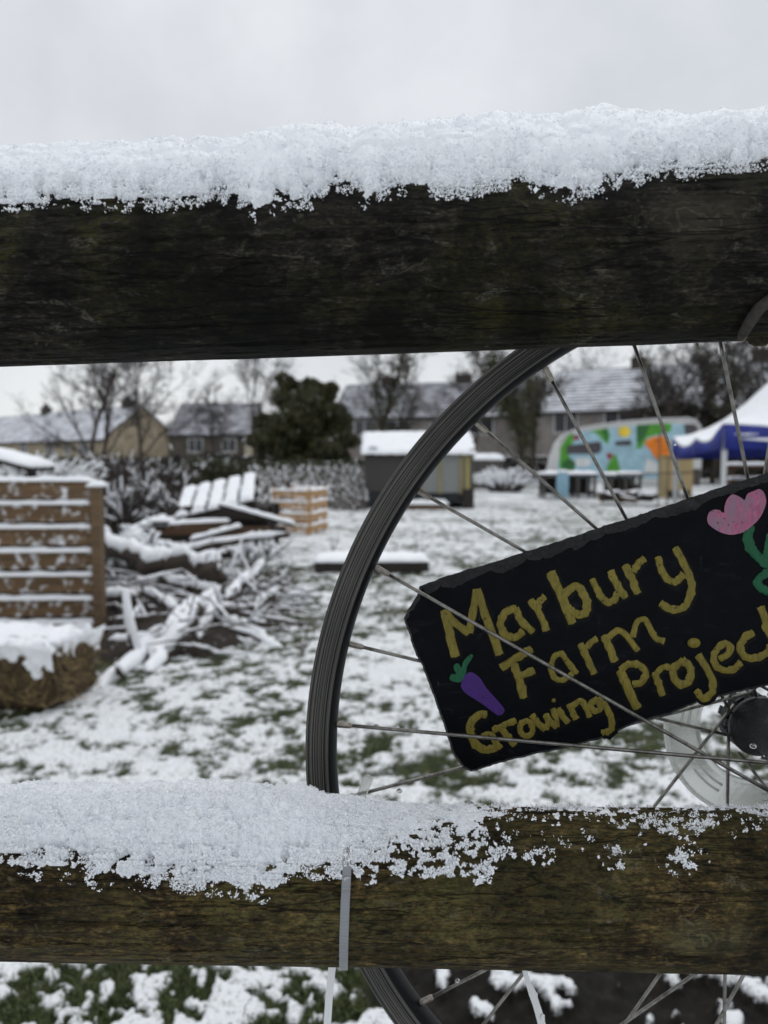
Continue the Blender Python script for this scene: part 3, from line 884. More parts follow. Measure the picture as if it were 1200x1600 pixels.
for i, p in enumerate(bk_o):
    a = np.array(bk_o[i - 1]); c = np.array(bk_o[(i + 1) % n_o]); tdir = (c - a) / np.linalg.norm(c - a); nin = np.array([-tdir[1], tdir[0]])
    topw = max(0, -(-nin[1])) if nin[1] > 0 else 0
    ins = 3.0 + 15 * max(0, nin[1]) ** 2 * (.6 + .8 * vn(np.array([p[0] * .05]), np.array([p[1] * .05]), seed=9)[0])
    fr_o.append(tuple(np.array(p) + nin * ins))
V = [S3(*p, .0) for p in fr_o] + [P(p[0], p[1], YS + .0028) for p in bk_o] + [P(p[0], p[1], YS + .0058) for p in bk_o]
F = [tuple(range(n_o))] + [tuple(range(3 * n_o - 1, 2 * n_o - 1, -1))]
for i in range(n_o):
    j = (i + 1) % n_o
    F += [(i, n_o + i, n_o + j, j), (n_o + i, 2 * n_o + i, 2 * n_o + j, n_o + j)]
sm_, t, b_ = newmat('slate')
v = coords(t)
sc1 = noise(t, mp2(t, v, (1, 1, 1), 2), 60, 6, .7, .4)
t.links.new(mixc(t, ramp(t, noise(t, v, 900, 3, .8), [(.66, (0, 0, 0)), (.72, (.8, .8, .8))]), ramp(t, sc1, [(.3, (.0018, .0022, .0034)), (.6, (.0035, .0042, .0062)), (.8, (.012, .013, .015))]), (.05, .05, .052)), b_.inputs['Base Color'])
scr = noise(t, mp2(t, v, (1, 1, .12), 5), 520, 4, .7, .4); smr = noise(t, mp2(t, v, (.5, 1, 1.6), 8), 55, 5, .7, .8)
lk = b_.inputs['Base Color'].links[0].from_socket
lk = mixc(t, mixc(t, 1.0, ramp(t, scr, [(.66, (0, 0, 0)), (.72, (1, 1, 1))]), ramp(t, smr, [(.45, (0, 0, 0)), (.6, (.8, .8, .8))]), 'MULTIPLY'), lk, (.055, .058, .065))
lk = mixc(t, ramp(t, smr, [(.60, (0, 0, 0)), (.72, (.6, .6, .6))]), lk, (.018, .021, .027))
t.links.new(lk, b_.inputs['Base Color'])
b_.inputs['Roughness'].default_value = .52
b_.inputs['Specular IOR Level'].default_value = .07
bump(t, b_, mixc(t, .5, noise(t, v, 130, 6, .7, .6), noise(t, v, 700, 3)), .55, .0012)
sign = thing('slate_sign', 'black slate sign with yellow hand painted lettering and a pink flower, wedged among wheel spokes', 'sign', tuple(S3(1000, 980)))
sl_ = rawmesh('slate', V, F, sm_, sign, False, True)
m2, t, b_ = newmat('riven_slate_edge')
v = coords(t)
q = noise(t, mp2(t, v, (1, 1, 1.5), 2), 170, 6, .8, .8)
t.links.new(ramp(t, q, [(.35, (.003, .0035, .005)), (.55, (.016, .017, .020)), (.72, (.055, .056, .060))]), b_.inputs['Base Color'])
b_.inputs['Roughness'].default_value = .7; bump(t, b_, q, 1, .003)
sl_.data.materials.append(m2)
for i, p_ in enumerate(sl_.data.polygons):
    if i >= 2: p_.material_index = 1

def paint(name, col, scale=(60, 60, 60), rough=.5, dark=.45, spec=.3, wash=None):
    m, t, b_ = newmat(name)
    v = coords(t, kind='Object')
    st = noise(t, mp2(t, v, (1, 1, .35), 1), 420, 5, .75, .8)
    big = noise(t, v, 45, 4, .6)
    c = ramp(t, st, [(.3, tuple(x * dark for x in col)), (.52, col), (.78, tuple(x * 1.35 for x in col))])
    c = mixc(t, ramp(t, big, [(.35, (.55, .55, .55)), (.7, (0, 0, 0))]), c, tuple(x * .62 for x in col))
    if wash: c = mixc(t, ramp(t, noise(t, mp2(t, v, (1, 1, .5), 4), 130, 5, .7, .6), [(.42, (0, 0, 0)), (.6, (.85, .85, .85))]), c, wash)
    c = mixc(t, ramp(t, noise(t, v, 420, 3, .6), [(.655, (0, 0, 0)), (.685, (1, 1, 1))]), c, (.006, .006, .007))   # specks where it has flaked off
    t.links.new(c, b_.inputs['Base Color'])
    b_.inputs['Roughness'].default_value = rough; b_.inputs['Specular IOR Level'].default_value = spec
    bump(t, b_, st, .5, .0005)
    return m
M_GOLD = paint('gold_paint', (.215, .172, .026), dark=.38)
M_PURP = paint('purple_paint', (.058, .016, .175), dark=.75)
M_GREEN = paint('green_paint', (.006, .105, .042), dark=.7)
M_PINK = paint('pink_paint', (.47, .13, .25), dark=.5, wash=(.24, .16, .22))
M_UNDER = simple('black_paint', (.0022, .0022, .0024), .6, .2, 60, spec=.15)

def catmull(pts, n=7):
    pts = [np.array(p, float) for p in pts]
    if len(pts) < 3: return [pts[0] + (pts[1] - pts[0]) * q for q in np.linspace(0, 1, n)]
    out = []
    e_ = [2 * pts[0] - pts[1]] + pts + [2 * pts[-1] - pts[-2]]
    for i in range(1, len(e_) - 2):
        p0, p1, p2, p3 = e_[i - 1:i + 3]
        for k in range(n):
            q = k / n
            out.append(.5 * ((2 * p1) + (-p0 + p2) * q + (2 * p0 - 5 * p1 + 4 * p2 - p3) * q * q + (-p0 + 3 * p1 - 3 * p2 + p3) * q ** 3))
    out.append(pts[-1])
    return out
LAY = [0]
def stroke(mb, z, width, pts, dx=0, dy=0, grow=1.0, lift=.00045):
    """one brush stroke: a raised ribbon of paint with ragged edges"""
    pp, s_ = zc(z, pts)
    wd = width / s_ * grow
    c = catmull(pp, 8)
    LAY[0] += 1
    yy = -(lift + (LAY[0] % 7) * .00002)
    V = []; n = len(c)
    ph = LAY[0] * 3.7
    for i in range(n):
        a = c[max(i - 1, 0)]; q = c[min(i + 1, n - 1)]
        d = (q - a) / (np.linalg.norm(q - a) + 1e-9); nn = np.array([-d[1], d[0]])
        j1 = (vn(np.array([i * .55 + ph]), np.array([1.5]), seed=2)[0] - .5) * .30; j2 = (vn(np.array([i * .55 + ph]), np.array([7.5]), seed=3)[0] - .5) * .30
        ext = 0
        e1 = c[i] + nn * wd * (.5 + j1); e2 = c[i] - nn * wd * (.5 + j2)
        if i in (0, n - 1):
            sg = -1 if i == 0 else 1
            jj = vn(np.array([ph, ph + 1]), np.array([3.3, 4.4]), seed=8)
            e1 = e1 + d * sg * wd * .18 * (jj[0] - .3); e2 = e2 + d * sg * wd * .18 * (jj[1] - .3)
        g = [(e1, 0.00030), (c[i] + nn * wd * .45, .00003), (c[i] + d * ((1 if i else -1) * wd * .10 if i in (0, n - 1) else 0), 0), (c[i] - nn * wd * .45, .00003), (e2, 0.00030)]
        for (p, dz) in g: V.append(P(p[0] + dx, p[1] + dy, YS + yy + dz))
    F = []
    for i in range(n - 1):
        for k in range(4):
            a = i * 5 + k
            F.append((a, a + 1, a + 6, a + 5))
    mb.add(V, [f[::-1] for f in F])
def blob(mb, poly, depth=.0005, z=None, sm=2):
    pp = zc(z, poly)[0] if z is not None else poly
    pp = [np.array(p, float) for p in pp]
    ring = []
    n = len(pp)
    for i in range(n):
        p0, p1, p2, p3 = pp[i - 1], pp[i], pp[(i + 1) % n], pp[(i + 2) % n]
        for k in range(4):
            q = k / 4
            ring.append(.5 * ((2 * p1) + (-p0 + p2) * q + (2 * p0 - 5 * p1 + 4 * p2 - p3) * q * q + (-p0 + 3 * p1 - 3 * p2 + p3) * q ** 3))
    m_ = len(ring)
    V = [P(p[0], p[1], YS - depth) for p in ring] + [P(p[0], p[1], YS + .0003) for p in ring]
    F = [tuple(range(m_))] + [(i, m_ + i, m_ + (i + 1) % m_, (i + 1) % m_) for i in range(m_)]
    mb.add(V, F)
def ell(cx, cy, rx, ry, n=10): return [(cx + rx * math.cos(2 * math.pi * i / n), cy + ry * math.sin(2 * math.pi * i / n)) for i in range(n + 1)]

WORDS = {
 'Marbury': [(1, 74, [(190, 400), (235, 600), (285, 795)]), (1, 66, [(195, 405), (270, 500), (395, 595)]), (1, 66, [(395, 590), (430, 420), (460, 225)]), (1, 70, [(462, 225), (560, 500), (655, 780)]),
   (1, 66, [(800, 390), (735, 400), (680, 460), (668, 540), (710, 610), (790, 632), (860, 580)]), (1, 62, [(790, 385), (850, 500), (945, 585)]),
   (1, 60, [(918, 315), (1000, 430), (1058, 575)]), (1, 58, [(985, 385), (1000, 325), (1045, 285)]),
   (2, 68, [(92, 295), (165, 450), (250, 665)]), (2, 60, [(190, 460), (270, 395), (325, 440), (358, 530), (335, 595), (265, 590), (215, 550)]),
   (2, 50, [(392, 345), (440, 440), (490, 505), (545, 500), (580, 440)]), (2, 54, [(525, 285), (570, 380), (635, 480)]),
   (2, 56, [(628, 245), (680, 340), (720, 450)]), (2, 52, [(690, 290), (725, 235), (772, 195)]),
   (2, 52, [(868, 185), (890, 270), (940, 345), (1000, 362), (1055, 310)]), (2, 54, [(992, 118), (1050, 220), (1098, 330), (1108, 430), (1075, 525), (1020, 563), (950, 555), (885, 520)])],
 'Farm': [(3, 50, [(90, 372), (190, 310), (285, 258)]), (3, 50, [(172, 350), (205, 450), (235, 562)]), (3, 44, [(210, 428), (298, 388)]),
   (3, 36, [(485, 283), (430, 298), (405, 365), (420, 430), (470, 450), (520, 425), (545, 395)]), (3, 36, [(470, 282), (510, 340), (562, 412)]),
   (3, 42, [(588, 222), (630, 320), (676, 410)]), (3, 38, [(630, 250), (655, 212), (692, 190)]),
   (3, 48, [(735, 172), (770, 250), (802, 335)]), (3, 40, [(752, 200), (815, 142), (870, 165), (945, 268)]), (3, 38, [(915, 180), (938, 92), (985, 70), (1020, 120), (1060, 190), (1112, 208)])],
 'Growing': [(4, 54, [(258, 288), (210, 285), (160, 330), (150, 400), (180, 480), (250, 520), (325, 505)]), (4, 46, [(225, 432), (290, 425), (345, 515)]),
   (4, 46, [(350, 370), (400, 430), (445, 492)]), (4, 42, [(300, 390), (390, 350), (455, 325)]),
   (4, 38, [(528, 322), (487, 350), (488, 405), (530, 428), (566, 400), (556, 345), (520, 322)]),
   (4, 44, [(560, 288), (610, 350), (652, 385)]), (4, 40, [(655, 385), (670, 330), (655, 280)]), (4, 42, [(650, 285), (690, 340), (728, 370)]), (4, 38, [(728, 368), (725, 310), (700, 245)]),
   (4, 44, [(735, 245), (770, 300), (805, 340)]), (4, 42, [(808, 215), (835, 270), (860, 315)]), (4, 40, [(820, 235), (880, 195), (920, 225), (948, 302)]),
   (4, 40, [(1005, 178), (958, 215), (975, 262), (1018, 245), (1012, 195)]), (4, 44, [(1005, 175), (1060, 240), (1098, 330), (1085, 390), (1030, 408)])],
 'Project': [(5, 66, [(130, 405), (190, 530), (255, 680)]), (5, 52, [(135, 400), (190, 362), (270, 365), (318, 420), (290, 490), (225, 505)]),
   (5, 52, [(380, 425), (412, 500), (440, 585)]), (5, 46, [(385, 440), (430, 388), (492, 375)]),
   (5, 56, [(590, 330), (525, 385), (522, 450), (560, 500), (615, 495), (645, 430), (628, 370), (578, 330)]),
   (5, 52, [(698, 290), (760, 390), (800, 480), (795, 560), (735, 605), (680, 548)]),
   (5, 50, [(850, 322), (920, 275), (918, 220), (862, 220), (812, 290), (822, 365), (880, 402), (950, 395), (1005, 345)]),
   (5, 54, [(1095, 130), (1030, 170), (1000, 240), (1030, 300), (1100, 315), (1180, 285), (1225, 225)]),
   (0, 12, [(1189, 948), (1203, 990), (1222, 1018), (1240, 1014)]), (0, 11, [(1191, 981), (1214, 974), (1238, 962)])]}
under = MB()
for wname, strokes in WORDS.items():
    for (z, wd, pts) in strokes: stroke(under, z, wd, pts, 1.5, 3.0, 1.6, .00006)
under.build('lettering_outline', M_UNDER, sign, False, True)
for wname, strokes in WORDS.items():
    mb = MB()
    for (z, wd, pts) in strokes: stroke(mb, z, wd, pts)
    if wname == 'Growing': blob(mb, ell(708, 190, 14, 15)[:-1], z=4)
    if wname == 'Project': blob(mb, ell(666, 206, 47, 36)[:-1], z=5)
    o = mb.build('lettering', M_GOLD, sign, True, True)
    o['label'] = 'hand painted yellow word reading ' + wname
mb = MB()
blob(mb, [(721, 1067), (725.4, 1056.4), (733, 1050.4), (741, 1052), (751, 1060.6), (760.7, 1075.7), (777, 1094), (787.5, 1107), (786.8, 1114), (780.5, 1117.7), (773.5, 1115), (753.7, 1100), (730, 1085), (721, 1074.5)])
o = mb.build('painted_vegetable', M_PURP, sign, False, True); o['label'] = 'painted purple carrot shape at lower left of the lettering'
mb = MB(); blob(mb, [(485, 830), (500, 815), (530, 815), (512, 770), (525, 740), (550, 740), (570, 770), (585, 720), (635, 670), (655, 680), (640, 710), (610, 760), (605, 800), (590, 830), (560, 875), (490, 862)], .0004, 7)
mb.build('painted_leaves', M_GREEN, sign, False, True)
mb = MB()
stroke(mb, 6, 118, [(672, 590), (645, 720), (680, 850), (770, 950), (900, 1030), (1020, 1060)])
stroke(mb, 6, 95, [(960, 1085), (860, 1130), (775, 1190), (760, 1255), (830, 1325), (930, 1365), (1040, 1370)])
stroke(mb, 6, 80, [(905, 690), (870, 800), (868, 900), (900, 960)])
mb.build('painted_stem', M_GREEN, sign, True, True)
mb = MB()
blob(mb, [(182, 520), (190, 470), (215, 430), (265, 410), (320, 415), (372, 445), (380, 370), (410, 290), (460, 240), (510, 245), (570, 275), (608, 300), (640, 230), (720, 195), (770, 175), (820, 205), (850, 285), (845, 360), (800, 470), (740, 550), (660, 620), (600, 660), (530, 685), (440, 695), (340, 670), (250, 620), (195, 570)], .0006, 6)
o = mb.build('painted_flower', M_PINK, sign, False, True); o['label'] = 'painted pink three petalled flower'

# ================================================================ CABLE TIES
M_TIE, t, b_ = newmat('tie_nylon')
b_.inputs['Base Color'].default_value = (.34, .355, .38, 1); b_.inputs['Roughness'].default_value = .4
b_.inputs['Transmission Weight'].default_value = .35; b_.inputs['Specular IOR Level'].default_value = .4
wv = N(t, 'ShaderNodeTexWave'); wv.bands_direction = 'Z'; wv.inputs['Scale'].default_value = 160; wv.inputs['Distortion'].default_value = 0
t.links.new(coords(t), wv.inputs['Vector']); bump(t, b_, wv.outputs['Fac'], .5, .0006)
def strip(mb, pts, wide, thick, wdir):
    pts = [np.asarray(p, float) for p in pts]; V = []; F = []
    n = len(pts)
    for i, p in enumerate(pts):
        a = pts[max(i - 1, 0)]; q = pts[min(i + 1, n - 1)]
        d = (q - a) / np.linalg.norm(q - a)
        wv_ = np.asarray(wdir[i] if isinstance(wdir, list) else wdir, float); wv_ = wv_ - d * np.dot(wv_, d); wv_ /= np.linalg.norm(wv_)
        nn = np.cross(d, wv_)
        ww = wide[i] if hasattr(wide, '__len__') else wide
        for (sa, sb) in ((-1, -1), (1, -1), (1, 1), (-1, 1)): V.append(p + wv_ * ww / 2 * sa + nn * thick / 2 * sb)
    for i in range(n - 1):
        for k in range(4): F.append((i * 4 + k, i * 4 + (k + 1) % 4, (i + 1) * 4 + (k + 1) % 4, (i + 1) * 4 + k))
    F += [(3, 2, 1, 0), tuple((n - 1) * 4 + k for k in range(4))]
    mb.add(V, F)
x1, t1 = LOW.theta(543, 1345); x2, t2 = LOW.theta(537, 1512)
tie = thing('cable_tie', 'pale nylon cable tie strapped round the lower rail with a long tail hanging below', 'cable tie', tuple(LOW.pt(np.array([x1]), np.array([t1]))[0]), group='cable ties holding the wheel')
mb = MB(); pts = []
for th in np.linspace(-1.6, 3.3, 60):
    xx = x1 + (x2 - x1) * (th - t1) / (t2 - t1) if th > t1 else x1
    pts.append(LOW.pt(np.array([xx]), np.array([th]), .0007)[0])
mid = LOW.pt(np.array([x2]), np.array([3.3]), .001)[0]
strip(mb, pts, .0046, .0014, (1, 0, 0)); mb.build('strap', M_TIE, tie, False, True)
mb = MB(); strip(mb, [P(521, 1490, .466), P(518, 1520, .466), P(514, 1560, .467), P(511, 1610, .468), P(509, 1650, .47)], .0047, .0013, (1, 0, 0)); mb.build('tail', simple('tie_white', (.72, .73, .74), .45, .05), tie, False, True)
mb = MB(); mb.box(P(523, 1488, .466), (.008, .006, .007), bev=.001); mb.build('buckle', M_TIE, tie, False, True)
M_TIEW = bpy.data.materials['tie_white']
tie2 = thing('cable_tie', 'white notched cable tie hanging twisted behind the spoke below the lower rail', 'cable tie', tuple(P(836, 1560, .49)), group='cable ties holding the wheel')
mb = MB(); strip(mb, [P(812, 1480, .47), P(818, 1510, .475), P(825, 1535, .488), P(832, 1552, .497), P(838, 1570, .502), P(844, 1590, .503), P(852, 1625, .502)], [.003, .003, .0035, .0052, .0048, .0054, .0048], .0013, [(1, .6, 0), (1, .4, 0), (1, .2, 0), (1, 0, 0), (1, -.3, 0), (1, 0, 0), (1, .2, 0)])
for q, (a, c) in enumerate(((837, 1556), (848, 1590))): mb.box(P(a, c, .501), (.0026, .002, .004), bev=.0004)
mb.build('strap', M_TIEW, tie2, False, True)
tie3 = thing('cable_tie', 'frosted cable tie stub sticking up through the snow beside the rim', 'cable tie', tuple(P(565, 1262, .47)), group='cable ties holding the wheel')
mb = MB(); strip(mb, [P(556, 1275, .468), P(560, 1256, .470), P(566, 1240, .474), P(577, 1214, .48)], [.008, .0078, .006, .006], .0014, (1, -.2, .3)); mb.build('strap', gm, tie3, False, True)
tie4 = thing('cable_tie', 'clear cable tie head poking out of the thin snow on the lower rail', 'cable tie', tuple(P(735, 1256, .45)), group='cable ties holding the wheel')
mb = MB(); mb.box(P(733, 1257, .45), (.0065, .004, .004), ry=.4, bev=.0012); mb.box(P(741, 1262, .45), (.005, .003, .002), ry=-.5, bev=.0006); mb.build('buckle', gm, tie4, False, True)

# ================================================================ BACKGROUND: timber, bale, brush pile
def MT(x, y, z): return Matrix.Translation((x, y, z))
M_PALLET = woodmat('pallet_wood', (.05, .032, .018), (.21, .135, .07), (1.5, 20, 20), .0, 3)
M_PALLETS = woodmat('pallet_wood_snowy', (.05, .030, .015), (.23, .14, .068), (1.5, 20, 20), .385, 3)
M_DARKW = woodmat('dark_timber', (.008, .007, .006), (.035, .026, .02), (1.5, 20, 20), .0, 3)
M_BROWNW = woodmat('brown_timber', (.045, .024, .012), (.14, .075, .038), (1.5, 20, 20), .0, 3)
M_LIGHTW = woodmat('new_pine', (.30, .17, .075), (.58, .36, .17), (1.5, 14, 14), .0, 3)
M_LIGHTS = woodmat('new_pine_snowy', (.30, .17, .075), (.58, .36, .17), (1.5, 14, 14), .40, 3)
M_GREYW = woodmat('grey_timber', (.04, .036, .032), (.13, .12, .11), (1.5, 20, 20), .0, 3)

# upright pallet on the left
Y0 = 5.05
g0 = P(160, 1003, Y0)
pal = thing('wooden_pallet', 'brown wooden pallet standing on edge behind the straw bale, snow on every slat', 'pallet', (g0[0], Y0, 0), R(3))
zs = [P(100, q, Y0)[2] for q in (752, 788, 825, 862, 899, 936, 973)]
L_ = 1.15
sn = MB()
for k, zt in enumerate(zs):
    b = MB(); b.box((-L_ / 2 - .03, 0, zt - .055), (L_, .022, .112), ry=R(.4), bev=.004)
    o = b.build('slat', M_PALLETS, pal)
    s2 = MB(); s2.snow(-L_ - .02, -.04, -.03, .05, zt, .032, cell=.03, seed=k + 50, over=.004); s2.build('snow', M_SNOW, o, True)
for x_, w_ in ((-.012, .06), (-.56, .05), (-1.12, .06)):
    b = MB(); b.box((x_, .045 if x_ < -.1 else .0, zs[0] / 2 - .02), (w_, .09, zs[0] - .03), bev=.004)
    o = b.build('bearer', M_PALLET, pal)
s2 = MB(); s2.snow(-.05, .03, -.05, .06, zs[0] - .035, .045, cell=.02, seed=4); s2.build('snow', M_SNOW, pal, True)
b = MB(); b.box((-L_ / 2, .10, zs[0] / 2), (L_, .02, zs[0] - .06)); b.build('gap_shade_sheet', M_DARKW, pal)  # dark sheet added behind the slats as painted shade in the gaps

# snow covered board sloping behind it
c = P(10, 722, 6.6)
bd = thing('sloping_board', 'snow covered board sloping down behind the upright pallet, far left', 'board', (c[0], 6.6, 0))
p0 = P(-60, 700, 6.6); p1 = P(66, 733, 6.6)
an = math.atan2(p1[2] - p0[2], p1[0] - p0[0]); ln = np.linalg.norm((p1 - p0)[[0, 2]])
cc = (p0 + p1) / 2 - np.array([c[0], 6.6, 0])
Mx = Matrix.Translation(tuple(cc)) @ Matrix.Rotation(-an, 4, 'Y')
b = MB(); b.box(tuple(cc), (ln, .5, .035), ry=-an); b.build('board', M_DARKW, bd)
b = MB(); b.snow(-ln / 2, ln / 2, -.25, .25, .018, .05, M=Mx, cell=.05, seed=3); b.build('snow', M_SNOW, bd, True)
for q in (-.3, .25):
    b = MB(); b.box((cc[0] + q, 0, (cc[2] - .05 - math.tan(-an) * q) / 2), (.06, .06, cc[2] - .05)); b.build('prop', M_DARKW, bd)

# straw bale
def bale():
    Y = 3.58; x1 = P(98, 1050, Y)[0]
    t_ = thing('straw_bale', 'brown straw bale capped with snow in front of the upright pallet', 'bale', (x1 - .5, Y + .22, 0), R(-6))
    nx, ny, nz = 46, 20, 18
    V = []; F = []; idx = {}
    def key(i, j, k):
        if (i, j, k) not in idx:
            x = -.52 + 1.04 * i / nx; y = -.24 + .48 * j / ny; z = .30 * k / nz
            p = np.array([x, y, z - .15]); h = np.array([.52, .24, .15])
            q = np.abs(p) / h; m = (q ** 7).sum() ** (1 / 7.0)
            p = p / m * q.max()
            n_ = fbm(np.array([x * 9]), np.array([y * 9]), np.array([z * 9]), 3, 3)[0]; n2 = vn(np.array([x * 40]), np.array([y * 40]), np.array([z * 40]), 5)[0]
            st = -.02 * (math.exp(-((y - .09) / .02) ** 2) + math.exp(-((y + .09) / .02) ** 2))
            p = p * (1 + .10 * (n_ - .5) + .05 * (n2 - .5)); p[2] += .15 + (st if k == nz else 0)
            idx[(i, j, k)] = len(V); V.append(p)
        return idx[(i, j, k)]
    for i in range(nx):
        for j in range(ny):
            F.append((key(i, j, nz), key(i + 1, j, nz), key(i + 1, j + 1, nz), key(i, j + 1, nz)))
            F.append((key(i, j, 0), key(i, j + 1, 0), key(i + 1, j + 1, 0), key(i + 1, j, 0)))
    for i in range(nx):
        for k in range(nz):
            F.append((key(i, 0, k), key(i + 1, 0, k), key(i + 1, 0, k + 1), key(i, 0, k + 1)))
            F.append((key(i, ny, k), key(i, ny, k + 1), key(i + 1, ny, k + 1), key(i + 1, ny, k)))
    for j in range(ny):
        for k in range(nz):
            F.append((key(0, j, k), key(0, j, k + 1), key(0, j + 1, k + 1), key(0, j + 1, k)))
            F.append((key(nx, j, k), key(nx, j + 1, k), key(nx, j + 1, k + 1), key(nx, j, k + 1)))
    m, t, b_ = newmat('straw')
    v = coords(t)
    f = noise(t, mp2(t, v, (1, 1, .4), 2), 55, 6, .75, 1.0)
    c_ = ramp(t, f, [(.3, (.018, .011, .005)), (.5, (.085, .055, .022)), (.75, (.24, .17, .08))])
    c_ = mixc(t, 1.0, c_, ramp(t, noise(t, v, 7, 3), [(.35, (.45, .4, .36)), (.6, (1, 1, 1))]), 'MULTIPLY')
    t.links.new(c_, b_.inputs['Base Color']); b_.inputs['Roughness'].default_value = .9; bump(t, b_, f, 1, .02)
    bod = rawmesh('straw', V, F, m, t_, True)
    # loose stalks
    b = MB()
    for _ in range(420):
        s_ = rng.integers(0, 3)
        p = np.array([rng.uniform(-.5, .5), -.235, rng.uniform(.03, .28)]) if s_ < 2 else np.array([.51, rng.uniform(-.22, .22), rng.uniform(.03, .27)])
        d = rng.normal(size=3) * np.array([1, .5, 1]); d /= np.linalg.norm(d)
        if s_ < 2: d[1] = -abs(d[1])
        else: d[0] = abs(d[0])
        b.tube([p, p + d * rng.uniform(.03, .09)], [.0022, .0012], 4, False)
    b.build('loose_stalks', simple('straw_stalk', (.26, .19, .09), .8, .4, 40), t_)
    s2 = MB(); s2.snow(-.53, .52, -.25, .25, .285, .050, cell=.018, seed=77, over=.012, droop=.0, rag=.16)
    s2.build('snow', M_SNOW, t_, True)
    # snow clinging to the ragged upper faces: one crusted sheet with holes
    def crust(along, nu, u0, u1):
        U, Wg = np.meshgrid(np.linspace(u0, u1, nu), np.linspace(.06, .33, 60))
        low = .30 - .15 * fbm(U * 7, 0 * U + along, seed=12, octv=3) - .05 * fbm(U * 25, 0 * U, seed=13, octv=2) + .03
        nz_ = fbm(U * 22, Wg * 22, seed=14 + along, octv=3)
        tk = .028 * (nz_ - .34) * sstep(-.05, .03, Wg - low) + .016 * sstep(.0, .06, Wg - low - .02) - .004
        ok_ = tk > 0
        if along == 0: Vv = np.stack([U, -.240 - np.maximum(tk, -.02) - .006, Wg], -1)
        else: Vv = np.stack([.505 + np.maximum(tk, -.02) + .012, U, Wg], -1)
        a_ = (np.arange(59)[:, None] * nu + np.arange(nu - 1)[None, :])
        k_ = ok_[:-1, :-1] | ok_[1:, :-1] | ok_[1:, 1:] | ok_[:-1, 1:]
        a_ = a_[k_]; Ff = np.stack([a_, a_ + 1, a_ + nu + 1, a_ + nu], -1)
        return Vv.reshape(-1, 3), Ff
    for al, nu, u0, u1 in ((0, 160, -.52, .52), (1, 80, -.235, .235)):
        Vv, Ff = crust(al, nu, u0, u1); q = rawmesh('clinging_snow', Vv, Ff, M_SNOW, t_, True); q['kind'] = 'stuff'
bale()

# branches of the brush pile
M_BARK = woodmat('branch_bark', (.012, .009, .007), (.075, .055, .042), (12, 12, 12), 0, 8)
def branch(path, rads, label, group, snow=1.0, fork=True, cat='branch', name='branch', seed=0):
    r2 = np.random.default_rng(seed + 900)
    path = [np.asarray(p, float) for p in path]
    pts = []; rr_ = []
    for i in range(len(path) - 1):
        for q in np.linspace(0, 1, 6, endpoint=False):
            pts.append(path[i] * (1 - q) + path[i + 1] * q); rr_.append(rads[i] * (1 - q) + rads[i + 1] * q)
    pts.append(path[-1]); rr_.append(rads[-1])
    pts = np.array(pts)
    for k in range(1, len(pts) - 1): pts[k] += r2.normal(0, rr_[k] * .28, 3)
    base = pts[0].copy(); base[2] = min(base[2], pts[:, 2].min())
    root = thing(name, label, cat, tuple(base), 0, group)
    b = MB(); b.tube([p - base for p in pts], [q * r2.uniform(.9, 1.1) for q in rr_], 9)
    sps = []
    if fork:
        for _ in range(r2.integers(1, 4)):
            k = r2.integers(2, len(pts) - 2); d = r2.normal(size=3); d[2] = abs(d[2]) * .22; d /= np.linalg.norm(d)
            L2 = r2.uniform(.15, .45); q0 = pts[k] - base; q1 = q0 + d * L2 * .5 + r2.normal(0, .02, 3); q2 = q0 + d * L2
            b.tube([q0, q1, q2], [rr_[k] * .55, rr_[k] * .4, rr_[k] * .2], 6); sps.append((q0, q1, q2, rr_[k] * .4))
    b.build('wood', M_BARK, root, True)
    s2 = MB()
    up = np.array([0, 0, 1.0])
    dd = np.gradient(pts, axis=0); hz = np.linalg.norm(dd[:, :2], axis=1) / (np.linalg.norm(dd, axis=1) + 1e-9)
    hz = np.clip(hz * 1.5 - .55, .0, 1)
    P2 = []; R2 = []
    for i in range(len(pts) - 1):
        for q_ in np.linspace(0, 1, 3, endpoint=False):
            pq = pts[i] * (1 - q_) + pts[i + 1] * q_; rq = rr_[i] * (1 - q_) + rr_[i + 1] * q_; h_ = hz[i] * (1 - q_) + hz[i + 1] * q_
            fl_ = .45 + .9 * fbm(np.array([pq[0] * 9]), np.array([pq[1] * 9]), np.array([pq[2] * 9]), seed + 5, 3)[0]
            tp = min(1, (len(P2) + 1) / 4, (3 * (len(pts) - 1) - len(P2)) / 4)
            rs = (rq * .74 + .008 * snow) * fl_ * h_ * tp
            P2.append(pq - base + up * (rq * .98 - rs * .25 + .004) if h_ > .05 else pq - base); R2.append(max(rs, .0015))
    s2.tube(P2, R2, 9)
    for (q0, q1, q2, q) in sps: s2.tube([q0 + up * (q + .004), q1 + up * (q + .006), q2 + up * (q * .6 + .005)], [q + .006, q + .007, q * .6 + .004], 6)
    s2.build('snow', M_SNOW, root, True)
    return root
